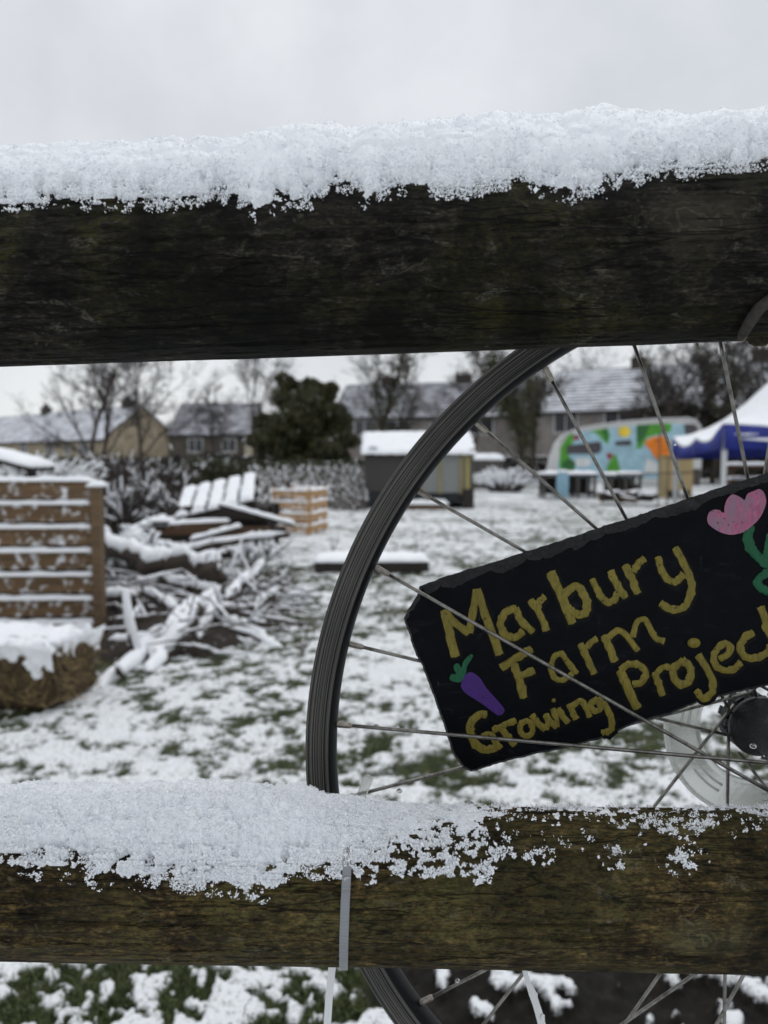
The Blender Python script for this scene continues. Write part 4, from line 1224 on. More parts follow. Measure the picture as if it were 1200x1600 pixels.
BR = [
 ([(160, 850, 6.7), (205, 868, 6.5), (264, 893, 6.2)], (.055, .06, .05), 'thick pale snow covered limb slanting down behind the pallet post', 0),
 ([(225, 884, 6.05), (300, 884, 6.0), (346, 894, 5.95)], (.062, .066, .06), 'short snow capped log with a dark cut end in the middle of the brush pile', 0),
 ([(238, 880, 6.9), (330, 850, 7.0), (452, 836, 7.3)], (.028, .026, .02), 'long thin branch lying across the back of the brush pile towards the pallets', 0),
 ([(140, 1092, 3.85), (240, 1012, 4.7), (348, 922, 5.9)], (.034, .048, .036), 'longest snow covered limb running diagonally down the front of the brush pile', 1),
 ([(232, 1062, 4.2), (272, 1000, 4.75), (306, 948, 5.25)], (.035, .055, .04), 'broad snow laden stump leaning in the front of the brush pile', 0),
 ([(312, 1004, 4.85), (326, 965, 5.2), (338, 930, 5.5)], (.022, .026, .02), 'short upright stick between the stump and the curved branches', 0),
 ([(352, 945, 5.5), (385, 908, 6.0), (412, 878, 6.5)], (.036, .03, .02), 'straight branch rising right from the brush pile towards the pallet stack', 0),
 ([(332, 962, 5.55), (392, 950, 5.6), (440, 922, 5.9)], (.02, .026, .022), 'curved branch bending upward at the right end of the brush pile', 0),
 ([(330, 962, 5.3), (380, 982, 5.1), (448, 1022, 4.75)], (.022, .026, .018), 'branch sloping down to the grass at the right end of the brush pile', 1),
 ([(250, 902, 6.0), (300, 918, 5.9), (352, 930, 5.8)], (.03, .03, .024), 'branch lying under the cut log in the brush pile', 0),
 ([(160, 938, 5.5), (218, 941, 5.4)], (.04, .036), 'flat snow covered piece beside the foot of the pallet post', 0),
 ([(225, 925, 5.6), (262, 945, 5.4), (286, 965, 5.25)], (.022, .025, .02), 'small stick slanting down left of the stump', 0),
 ([(170, 1010, 4.8), (215, 1000, 4.8), (262, 1012, 4.6)], (.03, .03, .024), 'low stick behind the straw bale corner', 0),
 ([(360, 1000, 5.0), (400, 1010, 4.9), (432, 1000, 5.0)], (.014, .016, .012), 'thin twig on the snow at the right foot of the brush pile', 0),
]
for k, (pp, rr_, lab, fk) in enumerate(BR):
    branch([P(*q) for q in pp], tuple(q * 1.3 for q in rr_), lab, 'branches in the brush pile', seed=k, fork=fk == 1, snow=2.0)
FILL = 'mixed smaller snow covered branch tangled in the brush pile'
for k in range(46):
    r2 = np.random.default_rng(300 + k)
    px = r2.uniform(170, 430); Y = r2.uniform(5.0, 7.4)
    if px > 330: Y = r2.uniform(4.9, 6.6)
    c = np.array([PX(px, Y), Y, 0]); c[2] = r2.uniform(.0, .16) * (1 - abs(px - 270) / 220)
    a = r2.uniform(0, 6.28); L2 = r2.uniform(.45, 1.15); d = np.array([math.cos(a), math.sin(a) * .8, r2.normal(0, .22)])
    p0 = c - d * L2 / 2; p2 = c + d * L2 / 2
    p0[2] = max(p0[2], .005); p2[2] = max(p2[2], .005)
    q = r2.uniform(.009, .022)
    branch([p0, (p0 + p2) / 2 + r2.normal(0, .05, 3) * np.array([1, 1, .3]), p2], (q, q * .9, q * .6), FILL, 'branches in the brush pile', seed=50 + k, snow=.9 if k % 3 else .35)
# fine twigs
b = MB(); s2 = MB()
for k in range(700):
    px = rng.uniform(165, 445); Y = rng.uniform(4.5, 7.6) if px < 330 else rng.uniform(5.0, 7.0)
    p = np.array([PX(px, Y), Y, abs(rng.normal(0, .13))]); d = rng.normal(size=3) * np.array([1, 1, .45]); d /= np.linalg.norm(d); L2 = rng.uniform(.08, .35)
    b.tube([p, p + d * L2 * .5 + rng.normal(0, .015, 3), p + d * L2], [.006, .005, .002], 4, False)
    if k % 5 == 0: s2.tube([p + (0, 0, .008), p + d * L2 * .5 + (0, 0, .009), p + d * L2 + (0, 0, .005)], [.009, .011, .003], 5, False)
tw = thing('brush_twigs', 'tangle of fine dark twigs filling the brush pile', 'twigs', (-1.6, 5.8, 0), kind='stuff')
b.build('twigs', M_BARK, tw, False, True); s2.build('snow', M_SNOW, tw, True, True)
# leaf litter mound, its colour darkened to paint shade in the pile's gaps
xs = np.linspace(-1, 1, 50); X, Yg = np.meshgrid(xs, xs)
rad_ = np.sqrt(X ** 2 + Yg ** 2); Zm = .16 * np.clip(1 - rad_ ** 2, -.3, 1) + .06 * (fbm(X * 6, Yg * 6, seed=4) - .5)
V = np.stack([-1.75 + X * .95 + Yg * -.35, 5.9 + Yg * 1.5, Zm - .02], -1).reshape(-1, 3)
a = (np.arange(49)[:, None] * 50 + np.arange(49)[None, :]).ravel()
lit, t, b_ = newmat('leaf_litter')
v = coords(t)
c_ = ramp(t, noise(t, v, 25, 6, .75), [(.35, (.006, .004, .003)), (.6, (.03, .018, .01)), (.8, (.07, .045, .02))])
c_ = mixc(t, ramp(t, noise(t, v, 13, 5, .7), [(.60, (0, 0, 0)), (.66, (1, 1, 1))]), c_, (.82, .84, .88))
t.links.new(c_, b_.inputs['Base Color']); b_.inputs['Roughness'].default_value = .9; bump(t, b_, noise(t, v, 40, 5), 1, .03)
tag(rawmesh('leaf_litter', V, np.stack([a, a + 1, a + 51, a + 50], -1), lit), 'leaf litter, darkened for shaded gaps, heaped under the brush pile', 'leaf litter', kind='stuff')

# stacked pallets behind the brush pile
def flat_pallet(label, loc, rz, mat, size=(1.2, 1.0), snow=True, tilt=None, group=None, h=.14, nsl=7):
    o_ = thing('wooden_pallet', label, 'pallet', loc, rz, group)
    Lx, Ly = size
    if tilt: o_.rotation_euler = (tilt[0], tilt[1], rz)
    for k in range(nsl):
        x = -Lx / 2 + (k + .5) * Lx / nsl
        b = MB(); b.box((x, 0, h - .011), (Lx / nsl * .72, Ly, .022), bev=.003); s_ = b.build('slat', mat, o_)
        if snow:
            q = MB(); q.snow(x - Lx / nsl * .45, x + Lx / nsl * .45, -Ly / 2, Ly / 2, h, .055, cell=.04, seed=k + int(abs(loc[0]) * 100), rag=.05); q.build('snow', M_SNOW, s_, True)
    for y in (-Ly / 2 + .05, 0, Ly / 2 - .05):
        b = MB(); b.box((0, y, h / 2 - .002), (Lx, .09, h - .042), bev=.003); b.build('bearer', mat, o_)
    for y in (-Ly / 2 + .05, 0, Ly / 2 - .05):
        b = MB(); b.box((0, y, .009), (Lx, .1, .018)); b.build('bottom_board', mat, o_)
    return o_
c = P(335, 850, 9.6); x0 = c[0]
zt = lambda py, Y: P(0, py, Y)[2]
flat_pallet('lowest dark pallet of the stack, its left end sticking out with snow', (x0 - .12, 9.7, -.01), R(4), M_DARKW, (1.75, 1.1), group='stacked pallets')
flat_pallet('second dark pallet up in the stack, under the brown beam', (x0 + .05, 9.75, .145), R(-3), M_DARKW, (1.5, 1.1), group='stacked pallets', snow=False)
bm = thing('timber_beam', 'long rusty brown beam lying across the front of the pallet stack', 'beam', (x0 + .05, 9.2, zt(836, 9.2)), R(-2))
b = MB(); b.box((0, 0, .05), (1.40, .10, .10), bev=.008); b.build('beam', M_BROWNW, bm)
b = MB(); b.snow(-.70, -.38, -.05, .05, .10, .06, cell=.04, seed=8); b.build('snow', M_SNOW, bm, True)
flat_pallet('black pallet third up in the stack, snow spilling over its front', (x0 + .1, 9.8, .30), R(2), M_DARKW, (1.25, 1.0), group='stacked pallets', snow=False)
flat_pallet('blackened pallet fourth up in the stack, carrying the tilted one', (x0 + .12, 9.75, .45), R(-2), M_DARKW, (1.22, 1.0), group='stacked pallets', snow=False, h=.16)
flat_pallet('tilted snow covered pallet on top of the stack, its slats showing as ridges', (x0 + .05, 9.75, .60), R(3), M_DARKW, (1.0, 1.0), tilt=(R(18), R(-13), 0), group='stacked pallets', nsl=5)
pk = thing('snowy_plank_heap', 'snow covered planks stepped on the left end of the pallet stack', 'planks', (x0 - .72, 9.4, .30))
for k in range(3):
    b = MB(); b.box((-.05 + .12 * k, 0, .03 + .045 * k), (.3, .6, .035), rz=.1 * k); q = b.build('plank', M_DARKW, pk)
    b = MB(); b.snow(-.2 + .12 * k, .1 + .12 * k, -.3, .3, .05 + .045 * k, .05, cell=.05, seed=k + 31); b.build('snow', M_SNOW, q, True)

for k in range(9):
    r2 = np.random.default_rng(700 + k)
    lx = x0 + r2.uniform(-.65, .75); lz = r2.uniform(.02, .55) if k % 2 else r2.uniform(.02, .2); ly = 9.0 - .05 * k - .25 * (lz < .25)
    t_ = thing('loose_board', 'loose dark board with snow leaning in front of the pallet stack', 'board', (lx, ly, lz), r2.uniform(-.25, .25), 'loose boards round the pallet stack')
    a_ = r2.uniform(-.28, .28); L2 = r2.uniform(.4, .95)
    b = MB(); b.box((0, 0, 0), (L2, .10, .03), ry=a_, bev=.003); b.build('board', M_DARKW if k % 3 else M_BROWNW, t_)
    b = MB(); b.snow(-L2 / 2, L2 / 2, -.05, .05, .015, .045, M=Matrix.Rotation(a_, 4, 'Y'), cell=.03, seed=k, rag=.02); b.build('snow', M_SNOW, t_, True)
def slat_panel(label, p0, p1, top, nrow, mat, th=.02, posts=3, group=None, bot=0.02, name='slatted_crate', sn=.035, depth=.0):
    """an upright slatted panel from ground point p0 to p1"""
    p0 = np.asarray(p0, float); p1 = np.asarray(p1, float); L2 = np.linalg.norm((p1 - p0)[:2]); a = math.atan2(p1[1] - p0[1], p1[0] - p0[0])
    return L2, a
# pale new crate right of the stack
Yc = 11.8
pA = P(428, 833, Yc); pB = P(482, 836, Yc - .15); pC = P(511, 830, Yc + .75)
cr_ = thing('slatted_crate', 'pale new pine slatted crate with snow on its rails, right of the pallet stack', 'crate', (pA[0], pA[1], 0))
H_ = zt(762, Yc)
def panel(parent, p0, p1, H, rows, mat, posts, snow=.03, z0=.03, pw=.05, frac=.55):
    p0 = np.asarray(p0, float); p1 = np.asarray(p1, float); o_ = np.array(parent.location)
    L2 = np.linalg.norm((p1 - p0)[:2]); a = math.atan2(p1[1] - p0[1], p1[0] - p0[0])
    mid = (p0 + p1) / 2 - o_
    for k in range(rows):
        hh = (H - z0) / rows; z = z0 + hh * (k + .5)
        b = MB(); b.box((mid[0], mid[1], z), (L2, .022, hh * frac), rz=a, bev=.003); s_ = b.build('slat', mat, parent)
        q = MB(); Mq = Matrix.Translation((mid[0], mid[1], z + hh * frac / 2)) @ Matrix.Rotation(a, 4, 'Z')
        q.snow(-L2 / 2, L2 / 2, -.035, .035, 0, snow, M=Mq, cell=.04, seed=k + int(abs(p0[0]) * 31)); q.build('snow', M_SNOW, s_, True)
    for k in range(posts):
        q = p0 + (p1 - p0) * k / (posts - 1) - o_; nn = np.array([-math.sin(a), math.cos(a)]) * .045
        b = MB(); b.box((q[0] + nn[0], q[1] + nn[1], H / 2), (pw, pw, H), rz=a, bev=.003); b.build('post', M_LIGHTW if mat in (M_LIGHTS, M_LIGHTW) else M_DARKW, parent)
panel(cr_, pA, pB, H_, 4, M_LIGHTS, 2)
panel(cr_, pB + np.array([.03, .03, 0]), pC, H_, 4, M_LIGHTW, 3)
panel(cr_, pC + np.array([-.03, .03, 0]), pC + (pA - pB), H_, 4, M_LIGHTW, 2)
c2 = thing('slatted_crate', 'pale slatted crate half hidden behind the top of the pallet stack', 'crate', (P(300, 800, 11.5)[0], 11.5, 0))
panel(c2, (P(302, 800, 11.5)[0], 11.5, 0), (P(372, 800, 11.5)[0], 11.6, 0), zt(760, 11.5), 4, M_LIGHTW, 2)

# low raised bed edge by the rim
bed = thing('raised_bed', 'low dark edged raised bed with a snow covered top, behind the wheel rim', 'raised bed', (P(580, 890, 8.2)[0], 8.2, 0), R(2))
hx = .60
b = MB(); b.box((0, 0, .055), (hx * 2, .5, .11), bev=.01); b.build('frame', M_DARKW, bed)
b = MB(); b.snow(-hx, hx, -.25, .25, .11, .06, cell=.05, seed=71); b.build('snow', M_SNOW, bed, True)

# ---------------------------------------------------------------- shrubs, plants, weeds
M_TWIG = simple('twig', (.045, .034, .030), .9, .4, 8)
M_TWIGP = simple('pale_twig', (.10, .082, .068), .9, .4, 8)
def twig_shrub(label, loc, rad_, H, n, seed, mat=None, snowf=.5, sn=.018, group=None, cat='shrub', name='twiggy_shrub'):
    r2 = np.random.default_rng(seed); root = thing(name, label, cat, loc, 0, group)
    b = MB(); s_ = MB()
    for k in range(n):
        a = r2.uniform(0, 6.28); q = r2.uniform(0, 1) ** .5 * rad_
        p0 = np.array([math.cos(a) * q * .35, math.sin(a) * q * .35, 0]); tip = np.array([math.cos(a) * q, math.sin(a) * q, H * r2.uniform(.5, 1.0) * (1 - .35 * (q / rad_) ** 2)])
        m1 = p0 + (tip - p0) * .4 + np.array([0, 0, H * .12]) + r2.normal(0, .04 * H, 3); m2 = p0 + (tip - p0) * .75 + r2.normal(0, .04 * H, 3) + np.array([0, 0, .08 * H])
        rr_ = .010 * H
        b.tube([p0, m1, m2, tip], [rr_, rr_ * .7, rr_ * .5, rr_ * .25], 5, False)
        for _ in range(3):
            q0 = m1 + (tip - m1) * r2.random(); d = r2.normal(size=3); d /= np.linalg.norm(d); q1 = q0 + d * H * r2.uniform(.08, .22)
            b.tube([q0, q1], [rr_ * .4, rr_ * .2], 4, False)
            if r2.random() < snowf:
                u_ = np.array([0, 0, sn * .4]); s_.tube([q0 + u_, (q0 + q1) / 2 + u_, q1 + u_], [sn * .4, sn * .8, sn * .4], 5)
        if r2.random() < snowf:
            u_ = np.array([0, 0, sn * .5]); s_.tube([m1 + u_, m2 + u_, tip + u_], [sn * .4, sn * .8, sn * .5], 5)
    b.build('stems', mat or M_TWIG, root, False); s_.build('snow', M_SNOW, root, True)['kind'] = 'stuff'
    return root
twig_shrub('large dark twiggy shrub flecked with snow between the upright pallet and the pallet stack', (PX(205, 11.0), 11.0, 0), .62, zt(722, 11) + .05, 190, 1, snowf=.13, sn=.024)
twig_shrub('rounder snow flecked shrub just left of the pallet stack', (PX(268, 11.4), 11.4, 0), .52, zt(735, 11.4), 150, 2, snowf=.13, sn=.024)
twig_shrub('small dead plant with snow blobs in front of the pallet stack', (PX(395, 8.3), 8.3, 0), .32, .42, 40, 3, snowf=.5, sn=.026)
twig_shrub('snow dusted bush behind the post of the upright pallet', (PX(190, 7.6), 7.6, 0), .42, .58, 120, 5, simple('green_twig', (.03, .05, .015), .8, .4, 9), .5, .032)
twig_shrub('grey brown bush below the gable of the cream house', (PX(180, 24), 24, 0), 1.7, 1.75, 170, 6, snowf=.07, sn=.03)
twig_shrub('grey brown bush at the foot of the dark roofed house', (PX(255, 26), 26, 0), 1.6, 1.5, 150, 7, snowf=.07, sn=.03)
twig_shrub('bramble mound right of the shed', (PX(790, 27), 27, 0), 1.5, .95, 160, 8, snowf=.6, sn=.04)
twig_shrub('bush left of the gap beside the upright pallet', (PX(60, 21), 21, 0), 1.9, 1.5, 170, 9, simple('olive_twig', (.06, .065, .03), .8, .4, 9), .5, .035)

def leaves(n, fn, size, r2, flat=.4):
    C = np.array([fn() for _ in range(n)])
    q = r2.normal(size=(n, 3)); q /= np.linalg.norm(q, axis=1)[:, None]
    u_ = np.cross(q, r2.normal(size=(n, 3))); u_ /= np.linalg.norm(u_, axis=1)[:, None]; v_ = np.cross(q, u_)
    s_ = (size * np.exp(r2.normal(0, .35, n)))[:, None]
    V = np.stack([C - u_ * s_, C + v_ * s_ * .6 + q * s_ * .1, C + u_ * s_, C - v_ * s_ * .6 + q * s_ * .1], 1).reshape(-1, 3)
    F = np.arange(n * 4).reshape(-1, 4)
    return V, F
def leafmat(name, cols):
    m, t, b_ = newmat(name)
    t.links.new(ramp(t, noise(t, coords(t), 1.6, 8, .8), [(.25 + .5 * i / (len(cols) - 1), c_) for i, c_ in enumerate(cols)]), b_.inputs['Base Color'])
    b_.inputs['Roughness'].default_value = .6
    return m
M_EVER = leafmat('evergreen_leaf', [(.009, .016, .004), (.022, .032, .009), (.046, .050, .014), (.078, .060, .026), (.13, .14, .03)])
M_HEDGE = leafmat('hedge_leaf', [(.02, .024, .010), (.05, .055, .022), (.09, .085, .045)])
def evergreen():
    Y = 31; x = PX(472, Y); r2 = np.random.default_rng(5)
    H = zt(586, Y)
    root = thing('evergreen_tree', 'big dark rounded evergreen tree in the middle distance, left of the grey roofed terrace', 'tree', (x, Y, 0))
    b = MB(); b.tube([(0, 0, -.1), (.05, 0, .9), (0, .05, 2.2), (.1, 0, H * .8)], [.22, .18, .13, .05], 10)
    for k in range(14):
        a = r2.uniform(0, 6.28); z = r2.uniform(.5, 2.5); d = np.array([math.cos(a), math.sin(a), .5]) * r2.uniform(.8, 1.5)
        b.tube([(0, 0, z), (d[0] * .5, d[1] * .5, z + d[2] * .4), (d[0], d[1], z + d[2])], [.08, .05, .02], 6, False)
    b.build('trunk', M_BARK, root, True)
    cl = []
    for k in range(120):
        q = r2.normal(size=3); q /= np.linalg.norm(q); q *= r2.uniform(.25, 1.0)
        zc_ = H * .47 + q[2] * H * .44
        wdt = 2.0 * (1.0 - .25 * max(0, (zc_ / H - .6)) / .4) * (1 if zc_ > .8 else .85)
        cl.append((q[0] * wdt + .1 * (zc_ - 2), q[1] * wdt, zc_, r2.uniform(.25, .62)))
    cl += [(-1.25, 0, 2.2, .5), (-1.1, .2, 2.6, .45), (-.55, 0, H - .35, .38), (.3, 0, H - .5, .5), (1.0, 0, H - .75, .42), (1.3, 0, 2.4, .5), (1.45, 0, 1.2, .5), (-1.3, 0, .9, .45), (-.75, 0, H - .12, .28), (1.15, 0, H - .55, .35), (1.85, 0, 1.9, .4), (-1.8, 0, 1.9, .42), (1.9, 0, .8, .45), (-1.75, 0, .7, .45), (-1.5, 0, 2.75, .3), (1.6, 0, 2.7, .3)] * 2
    def fn():
        c_ = cl[r2.integers(len(cl))]; q = r2.normal(size=3); q /= np.linalg.norm(q); q = q * c_[3] * r2.uniform(.55, 1.1) * np.array([1, 1, .75])
        return np.array([c_[0], c_[1], max(c_[2], .2)]) + q
    V, F = leaves(80000, fn, .062, r2)
    rawmesh('crown', V, F, M_EVER, root, False)
    V, F = leaves(170, lambda: fn() + np.array([0, -.02, .05]), .07, r2)
    rawmesh('snow', V, F, M_SNOW, root, False)['kind'] = 'stuff'
evergreen()
def hedge(label, x0, x1, Y, H, dep, n, seed, mat, sz=.07, snowf=.06):
    r2 = np.random.default_rng(seed); root = thing('hedge', label, 'hedge', ((x0 + x1) / 2, Y, 0))
    L2 = x1 - x0
    hx_ = lambda x: H * (.78 + .45 * fbm(np.array([x * .6 + seed]), np.array([0.5]), seed=seed, octv=3)[0])
    def fn():
        x = r2.uniform(-L2 / 2, L2 / 2); y = r2.uniform(-dep / 2, dep / 2); return np.array([x, y, hx_(x) * r2.uniform(.02, 1) ** .7])
    V, F = leaves(n, fn, sz, r2); rawmesh('foliage', V, F, mat, root, False)
    def fs():
        p = fn(); p[2] = hx_(p[0]) * r2.uniform(.55, 1.03); return p
    V, F = leaves(int(n * snowf), fs, sz * 1.1, r2); rawmesh('snow', V, F, M_SNOW, root, False)['kind'] = 'stuff'
    b = MB()
    for _ in range(int(L2 * 6)):
        x = r2.uniform(-L2 / 2, L2 / 2); y = r2.uniform(-dep / 2, dep / 2); z = hx_(x)
        b.tube([(x, y, 0), (x + r2.normal(0, .08), y, z * .6), (x + r2.normal(0, .15), y, z * 1.02)], [.02, .015, .006], 5, False)
    b.build('stems', M_BARK, root)['kind'] = 'stuff'
hedge('olive green hedge behind the pallet stack, below the evergreen tree', PX(290, 29), PX(585, 29), 28.6, 1.05, 1.0, 9000, 3, M_HEDGE, .06, .03)
hedge('dark brown hedge in front of the dark roofed house', PX(250, 38), PX(420, 38), 38, 1.3, 1.2, 9000, 4, leafmat('brown_hedge', [(.012, .010, .008), (.035, .03, .02), (.06, .055, .03)]), .08, .02)
hedge('scrubby hedge along the foot of the cream house', PX(-60, 44), PX(250, 44), 44, 1.15, 1.4, 6000, 6, leafmat('grey_hedge', [(.03, .032, .02), (.07, .07, .04), (.12, .11, .07)]), .1, .02)
hedge('tall dark olive hedge behind the blue gazebo', PX(985, 36), PX(1330, 36), 36, 3.7, 1.6, 30000, 8, leafmat('dark_hedge', [(.010, .011, .006), (.026, .025, .013), (.055, .05, .018)]), .09, .03)
hedge('low dark hedge between the shed and the painted caravan', PX(742, 40), PX(870, 40), 40, 1.05, 1.0, 3500, 10, leafmat('low_hedge', [(.008, .008, .006), (.02, .019, .012), (.04, .035, .02)]), .08, .05)

# tall dead weeds
b = MB(); s_ = MB()
for k in range(1700):
    px = rng.uniform(385, 575); Y = rng.uniform(17, 27) if px > 440 else rng.uniform(14, 26)
    p = np.array([PX(px, Y), Y, 0]); h = rng.uniform(.35, .95) * (1.0 if Y > 20 else .6); d = rng.normal(0, .10, 3) * h; d[2] = h
    b.tube([p, p + d * .5 + rng.normal(0, .02, 3), p + d], [.007, .006, .005], 4, False)
    if k % 3 == 0:
        q = p + d; s_.tube([q + (0, 0, -.05), q, q + (0, 0, .04)], [.010, .022, .008], 5)
    elif k % 3 == 1:
        q = p + d * rng.uniform(.4, .9); s_.tube([q + (-.03, 0, 0), q + (0, 0, .01), q + (.03, 0, 0)], [.008, .018, .008], 5)
wd_ = thing('dead_weeds', 'tall dead weeds dusted with snow in front of the hedge, left of the shed', 'weeds', (PX(480, 21), 21, 0), kind='stuff')
b.build('stalks', M_TWIGP, wd_, False, True); s_.build('snow', M_SNOW, wd_, True, True)
b = MB()
for k in range(7):
    px = (655, 460, 700, 610, 520, 770, 470)[k]; Y = (8.6, 7, 11, 5.5, 9.5, 13, 4.6)[k]
    p = np.array([PX(px, Y), Y, 0])
    for _ in range(5):
        d = rng.normal(0, .07, 3); d[2] = rng.uniform(.15, .34); b.tube([p, p + d * .5, p + d], [.004, .003, .002], 4, False)
tag(b.build('weed_stalks', M_TWIGP), 'few thin dry stalks standing in the snowy lawn', 'weeds', kind='stuff')

# ---------------------------------------------------------------- bare trees
def tree(label, px, Y, H, seed, spread=.5, trunk=.16, ivy=0, snow=False, tips=1.0, mat=None, name='bare_tree', low=.28, depth=4):
    r2 = np.random.default_rng(seed)
    root = thing(name, label, 'tree', (PX(px, Y), Y, 0), 0, 'bare winter trees')
    tr = MB(); cr2 = MB(); ivp = []
    def grow(p, d, L2, r, lev):
        pts = [p]; rr_ = [r]; q = np.array(p, float); dd = np.array(d, float); n = 5 if lev < 2 else 3
        for i in range(n):
            dd = dd + r2.normal(0, .13 + .04 * lev, 3); dd[2] += .06 if lev else .02; dd /= np.linalg.norm(dd)
            q = q + dd * L2 / n; pts.append(q.copy()); rr_.append(r * (1 - .6 * (i + 1) / n))
        (tr if lev == 0 else cr2).tube(pts, rr_, 8 if lev == 0 else (6 if lev < 2 else 3), lev == 0)
        if lev < 2 and ivy: ivp.extend([(a_, b2) for a_, b2 in zip(pts, rr_)])
        if lev >= depth: return
        m = {0: 9, 1: 6, 2: 5, 3: 4}.get(lev, 3)
        for k in range(m):
            f = (low + (1 - low) * (k + r2.random()) / m) if lev == 0 else r2.uniform(.25, 1.0)
            i0 = min(int(f * n), n - 1); ff = f * n - i0
            st = pts[i0] * (1 - ff) + pts[i0 + 1] * ff; r_s = rr_[i0] * (1 - ff) + rr_[i0 + 1] * ff
            a = r2.uniform(0, 6.28); side_ = np.array([math.cos(a), math.sin(a), 0]); tdir = pts[i0 + 1] - pts[i0]; tdir /= np.linalg.norm(tdir)
            side_ = side_ - tdir * np.dot(side_, tdir); side_ /= np.linalg.norm(side_) + 1e-9
            sp = spread * r2.uniform(.7, 1.35)
            nd = tdir * math.cos(sp) + side_ * math.sin(sp)
            grow(st, nd, L2 * r2.uniform(.42, .66) * (1 - .35 * f if lev == 0 else 1), max(r_s * .58, .010 * tips), lev + 1)
    grow(np.array([0, 0, -.05]), np.array([r2.normal(0, .04), 0, 1.0]), H * .82, trunk, 0)
    tr.build('trunk', mat or M_BARK, root, True); cr2.build('crown', mat or M_TREE, root, False)
    if ivy:
        def fn():
            a_, b2 = ivp[r2.integers(len(ivp))]; return a_ + r2.normal(0, 1, 3) * (b2 + .12) * np.array([1, 1, 1.6])
        V, F = leaves(ivy, fn, .07, r2); rawmesh('ivy', V, F, M_EVER, root, False)
M_TREE = simple('winter_twigs', (.045, .038, .034), .9, .3, 3)
tree('bare many stemmed tree in front of the cream house', 132, 33, 6.4, 11, .58, .12, low=.12)
tree('second stem of bare tree, just right of the first in front of the cream gable', 152, 34, 6.2, 12, .52, .10, low=.2)
tree('slim bare tree before the cream gable end', 232, 36, 6.4, 13, .6, .10, low=.2)
tree('thin bare tree in front of the dark roofed house', 345, 42, 5.0, 14, .65, .09, low=.15)
tree('bare sapling rising left of the evergreen', 405, 37, 6.6, 15, .45, .08, low=.4)
tree('bushy bare tree with ivied stem right of the evergreen', 585, 37, 7.4, 16, .50, .14, ivy=1500, low=.25)
tree('bare tree with pale twigs before the grey terrace roof', 622, 46, 5.6, 22, .5, .1, low=.25)
tree('ivy covered tree standing just right of the wheel rim', 812, 36, 6.6, 17, .42, .17, ivy=3600, low=.25)
tree('leaning ivied tree beside the ivy covered one', 838, 38, 6.2, 18, .45, .13, ivy=1600, low=.3)
tree('fine twigged bare tree above the grey terrace ridge', 735, 52, 7.2, 19, .5, .12, low=.35)
tree('bare tree in front of the right terrace, over the painted caravan', 1000, 37, 6.4, 20, .5, .13, ivy=500, low=.2)
tree('dark bare tree left of the gazebo peak', 1072, 38, 6.8, 21, .5, .17, ivy=2200, low=.2)
tree('low spreading bare tree behind the gazebo peak', 1150, 39, 6.2, 23, .6, .14, ivy=900, low=.15)
tree('bare tree at the right edge behind the gazebo', 1215, 37, 6.6, 24, .55, .15, ivy=600, low=.15)
tree('dense dark bare tree behind the right end of the caravan', 1035, 34, 5.6, 31, .55, .15, low=.12, tips=2.0)
tree('dense dark bare tree overhanging the gazebo canopy', 1112, 35, 6.0, 32, .55, .16, low=.12, tips=2.0, ivy=700)
tree('wispy bare tree over the roof of the right terrace', 920, 58, 8.6, 25, .5, .12, low=.4)

# ---------------------------------------------------------------- houses
def brickmat(name, c1, c2, mort, sc_=1.0):
    m, t, b_ = newmat(name)
    br = N(t, 'ShaderNodeTexBrick'); br.inputs['Scale'].default_value = 1
    br.inputs['Brick Width'].default_value = .23; br.inputs['Row Height'].default_value = .075; br.inputs['Mortar Size'].default_value = .010
    br.inputs['Color1'].default_value = (*c1, 1); br.inputs['Color2'].default_value = (*c2, 1); br.inputs['Mortar'].default_value = (*mort, 1)
    v = coords(t)
    sx = N(t, 'ShaderNodeSeparateXYZ'); t.links.new(v, sx.inputs[0])
    ad = N(t, 'ShaderNodeMath'); ad.operation = 'ADD'; t.links.new(sx.outputs[0], ad.inputs[0]); t.links.new(sx.outputs[1], ad.inputs[1])
    cb = N(t, 'ShaderNodeCombineXYZ'); t.links.new(ad.outputs[0], cb.inputs[0]); t.links.new(sx.outputs[2], cb.inputs[1])
    t.links.new(cb.outputs[0], br.inputs['Vector'])
    c_ = mixc(t, 1.0, br.outputs['Color'], ramp(t, noise(t, v, .9, 5, .65), [(.3, (.62, .6, .58)), (.7, (1.1, 1.1, 1.08))]), 'MULTIPLY')
    t.links.new(c_, b_.inputs['Base Color']); b_.inputs['Roughness'].default_value = .9
    return m
def roofmat(name, tile, cover, sd):
    m, t, b_ = newmat(name)
    v = coords(t)
    wv = N(t, 'ShaderNodeTexWave'); wv.bands_direction = 'Z'; wv.wave_profile = 'SAW'; wv.inputs['Scale'].default_value = 1.35; wv.inputs['Distortion'].default_value = .6; wv.inputs['Detail'].default_value = 2
    t.links.new(v, wv.inputs['Vector'])
    nz = noise(t, mp2(t, v, (.5, .5, 1.2), sd), 1.6, 6, .72)
    ad = N(t, 'ShaderNodeMath'); ad.operation = 'MULTIPLY_ADD'; t.links.new(wv.outputs['Fac'], ad.inputs[0]); ad.inputs[1].default_value = .42; t.links.new(nz, ad.inputs[2])
    msk = ramp(t, ad.outputs[0], [(cover - .10, (0, 0, 0)), (cover + .12, (1, 1, 1))])
    c_ = mixc(t, msk, ramp(t, noise(t, v, 6, 4), [(.3, tuple(x * .7 for x in tile)), (.7, tuple(x * 1.3 for x in tile))]), (.66, .68, .73))
    t.links.new(c_, b_.inputs['Base Color']); b_.inputs['Roughness'].default_value = .8
    bump(t, b_, wv.outputs['Fac'], .5, .04)
    return m
M_PANE = simple('window_glass', (.02, .024, .03), .12, .2, 1, spec=.6)
M_UPVC = simple('white_frame', (.55, .55, .56), .5, .05)
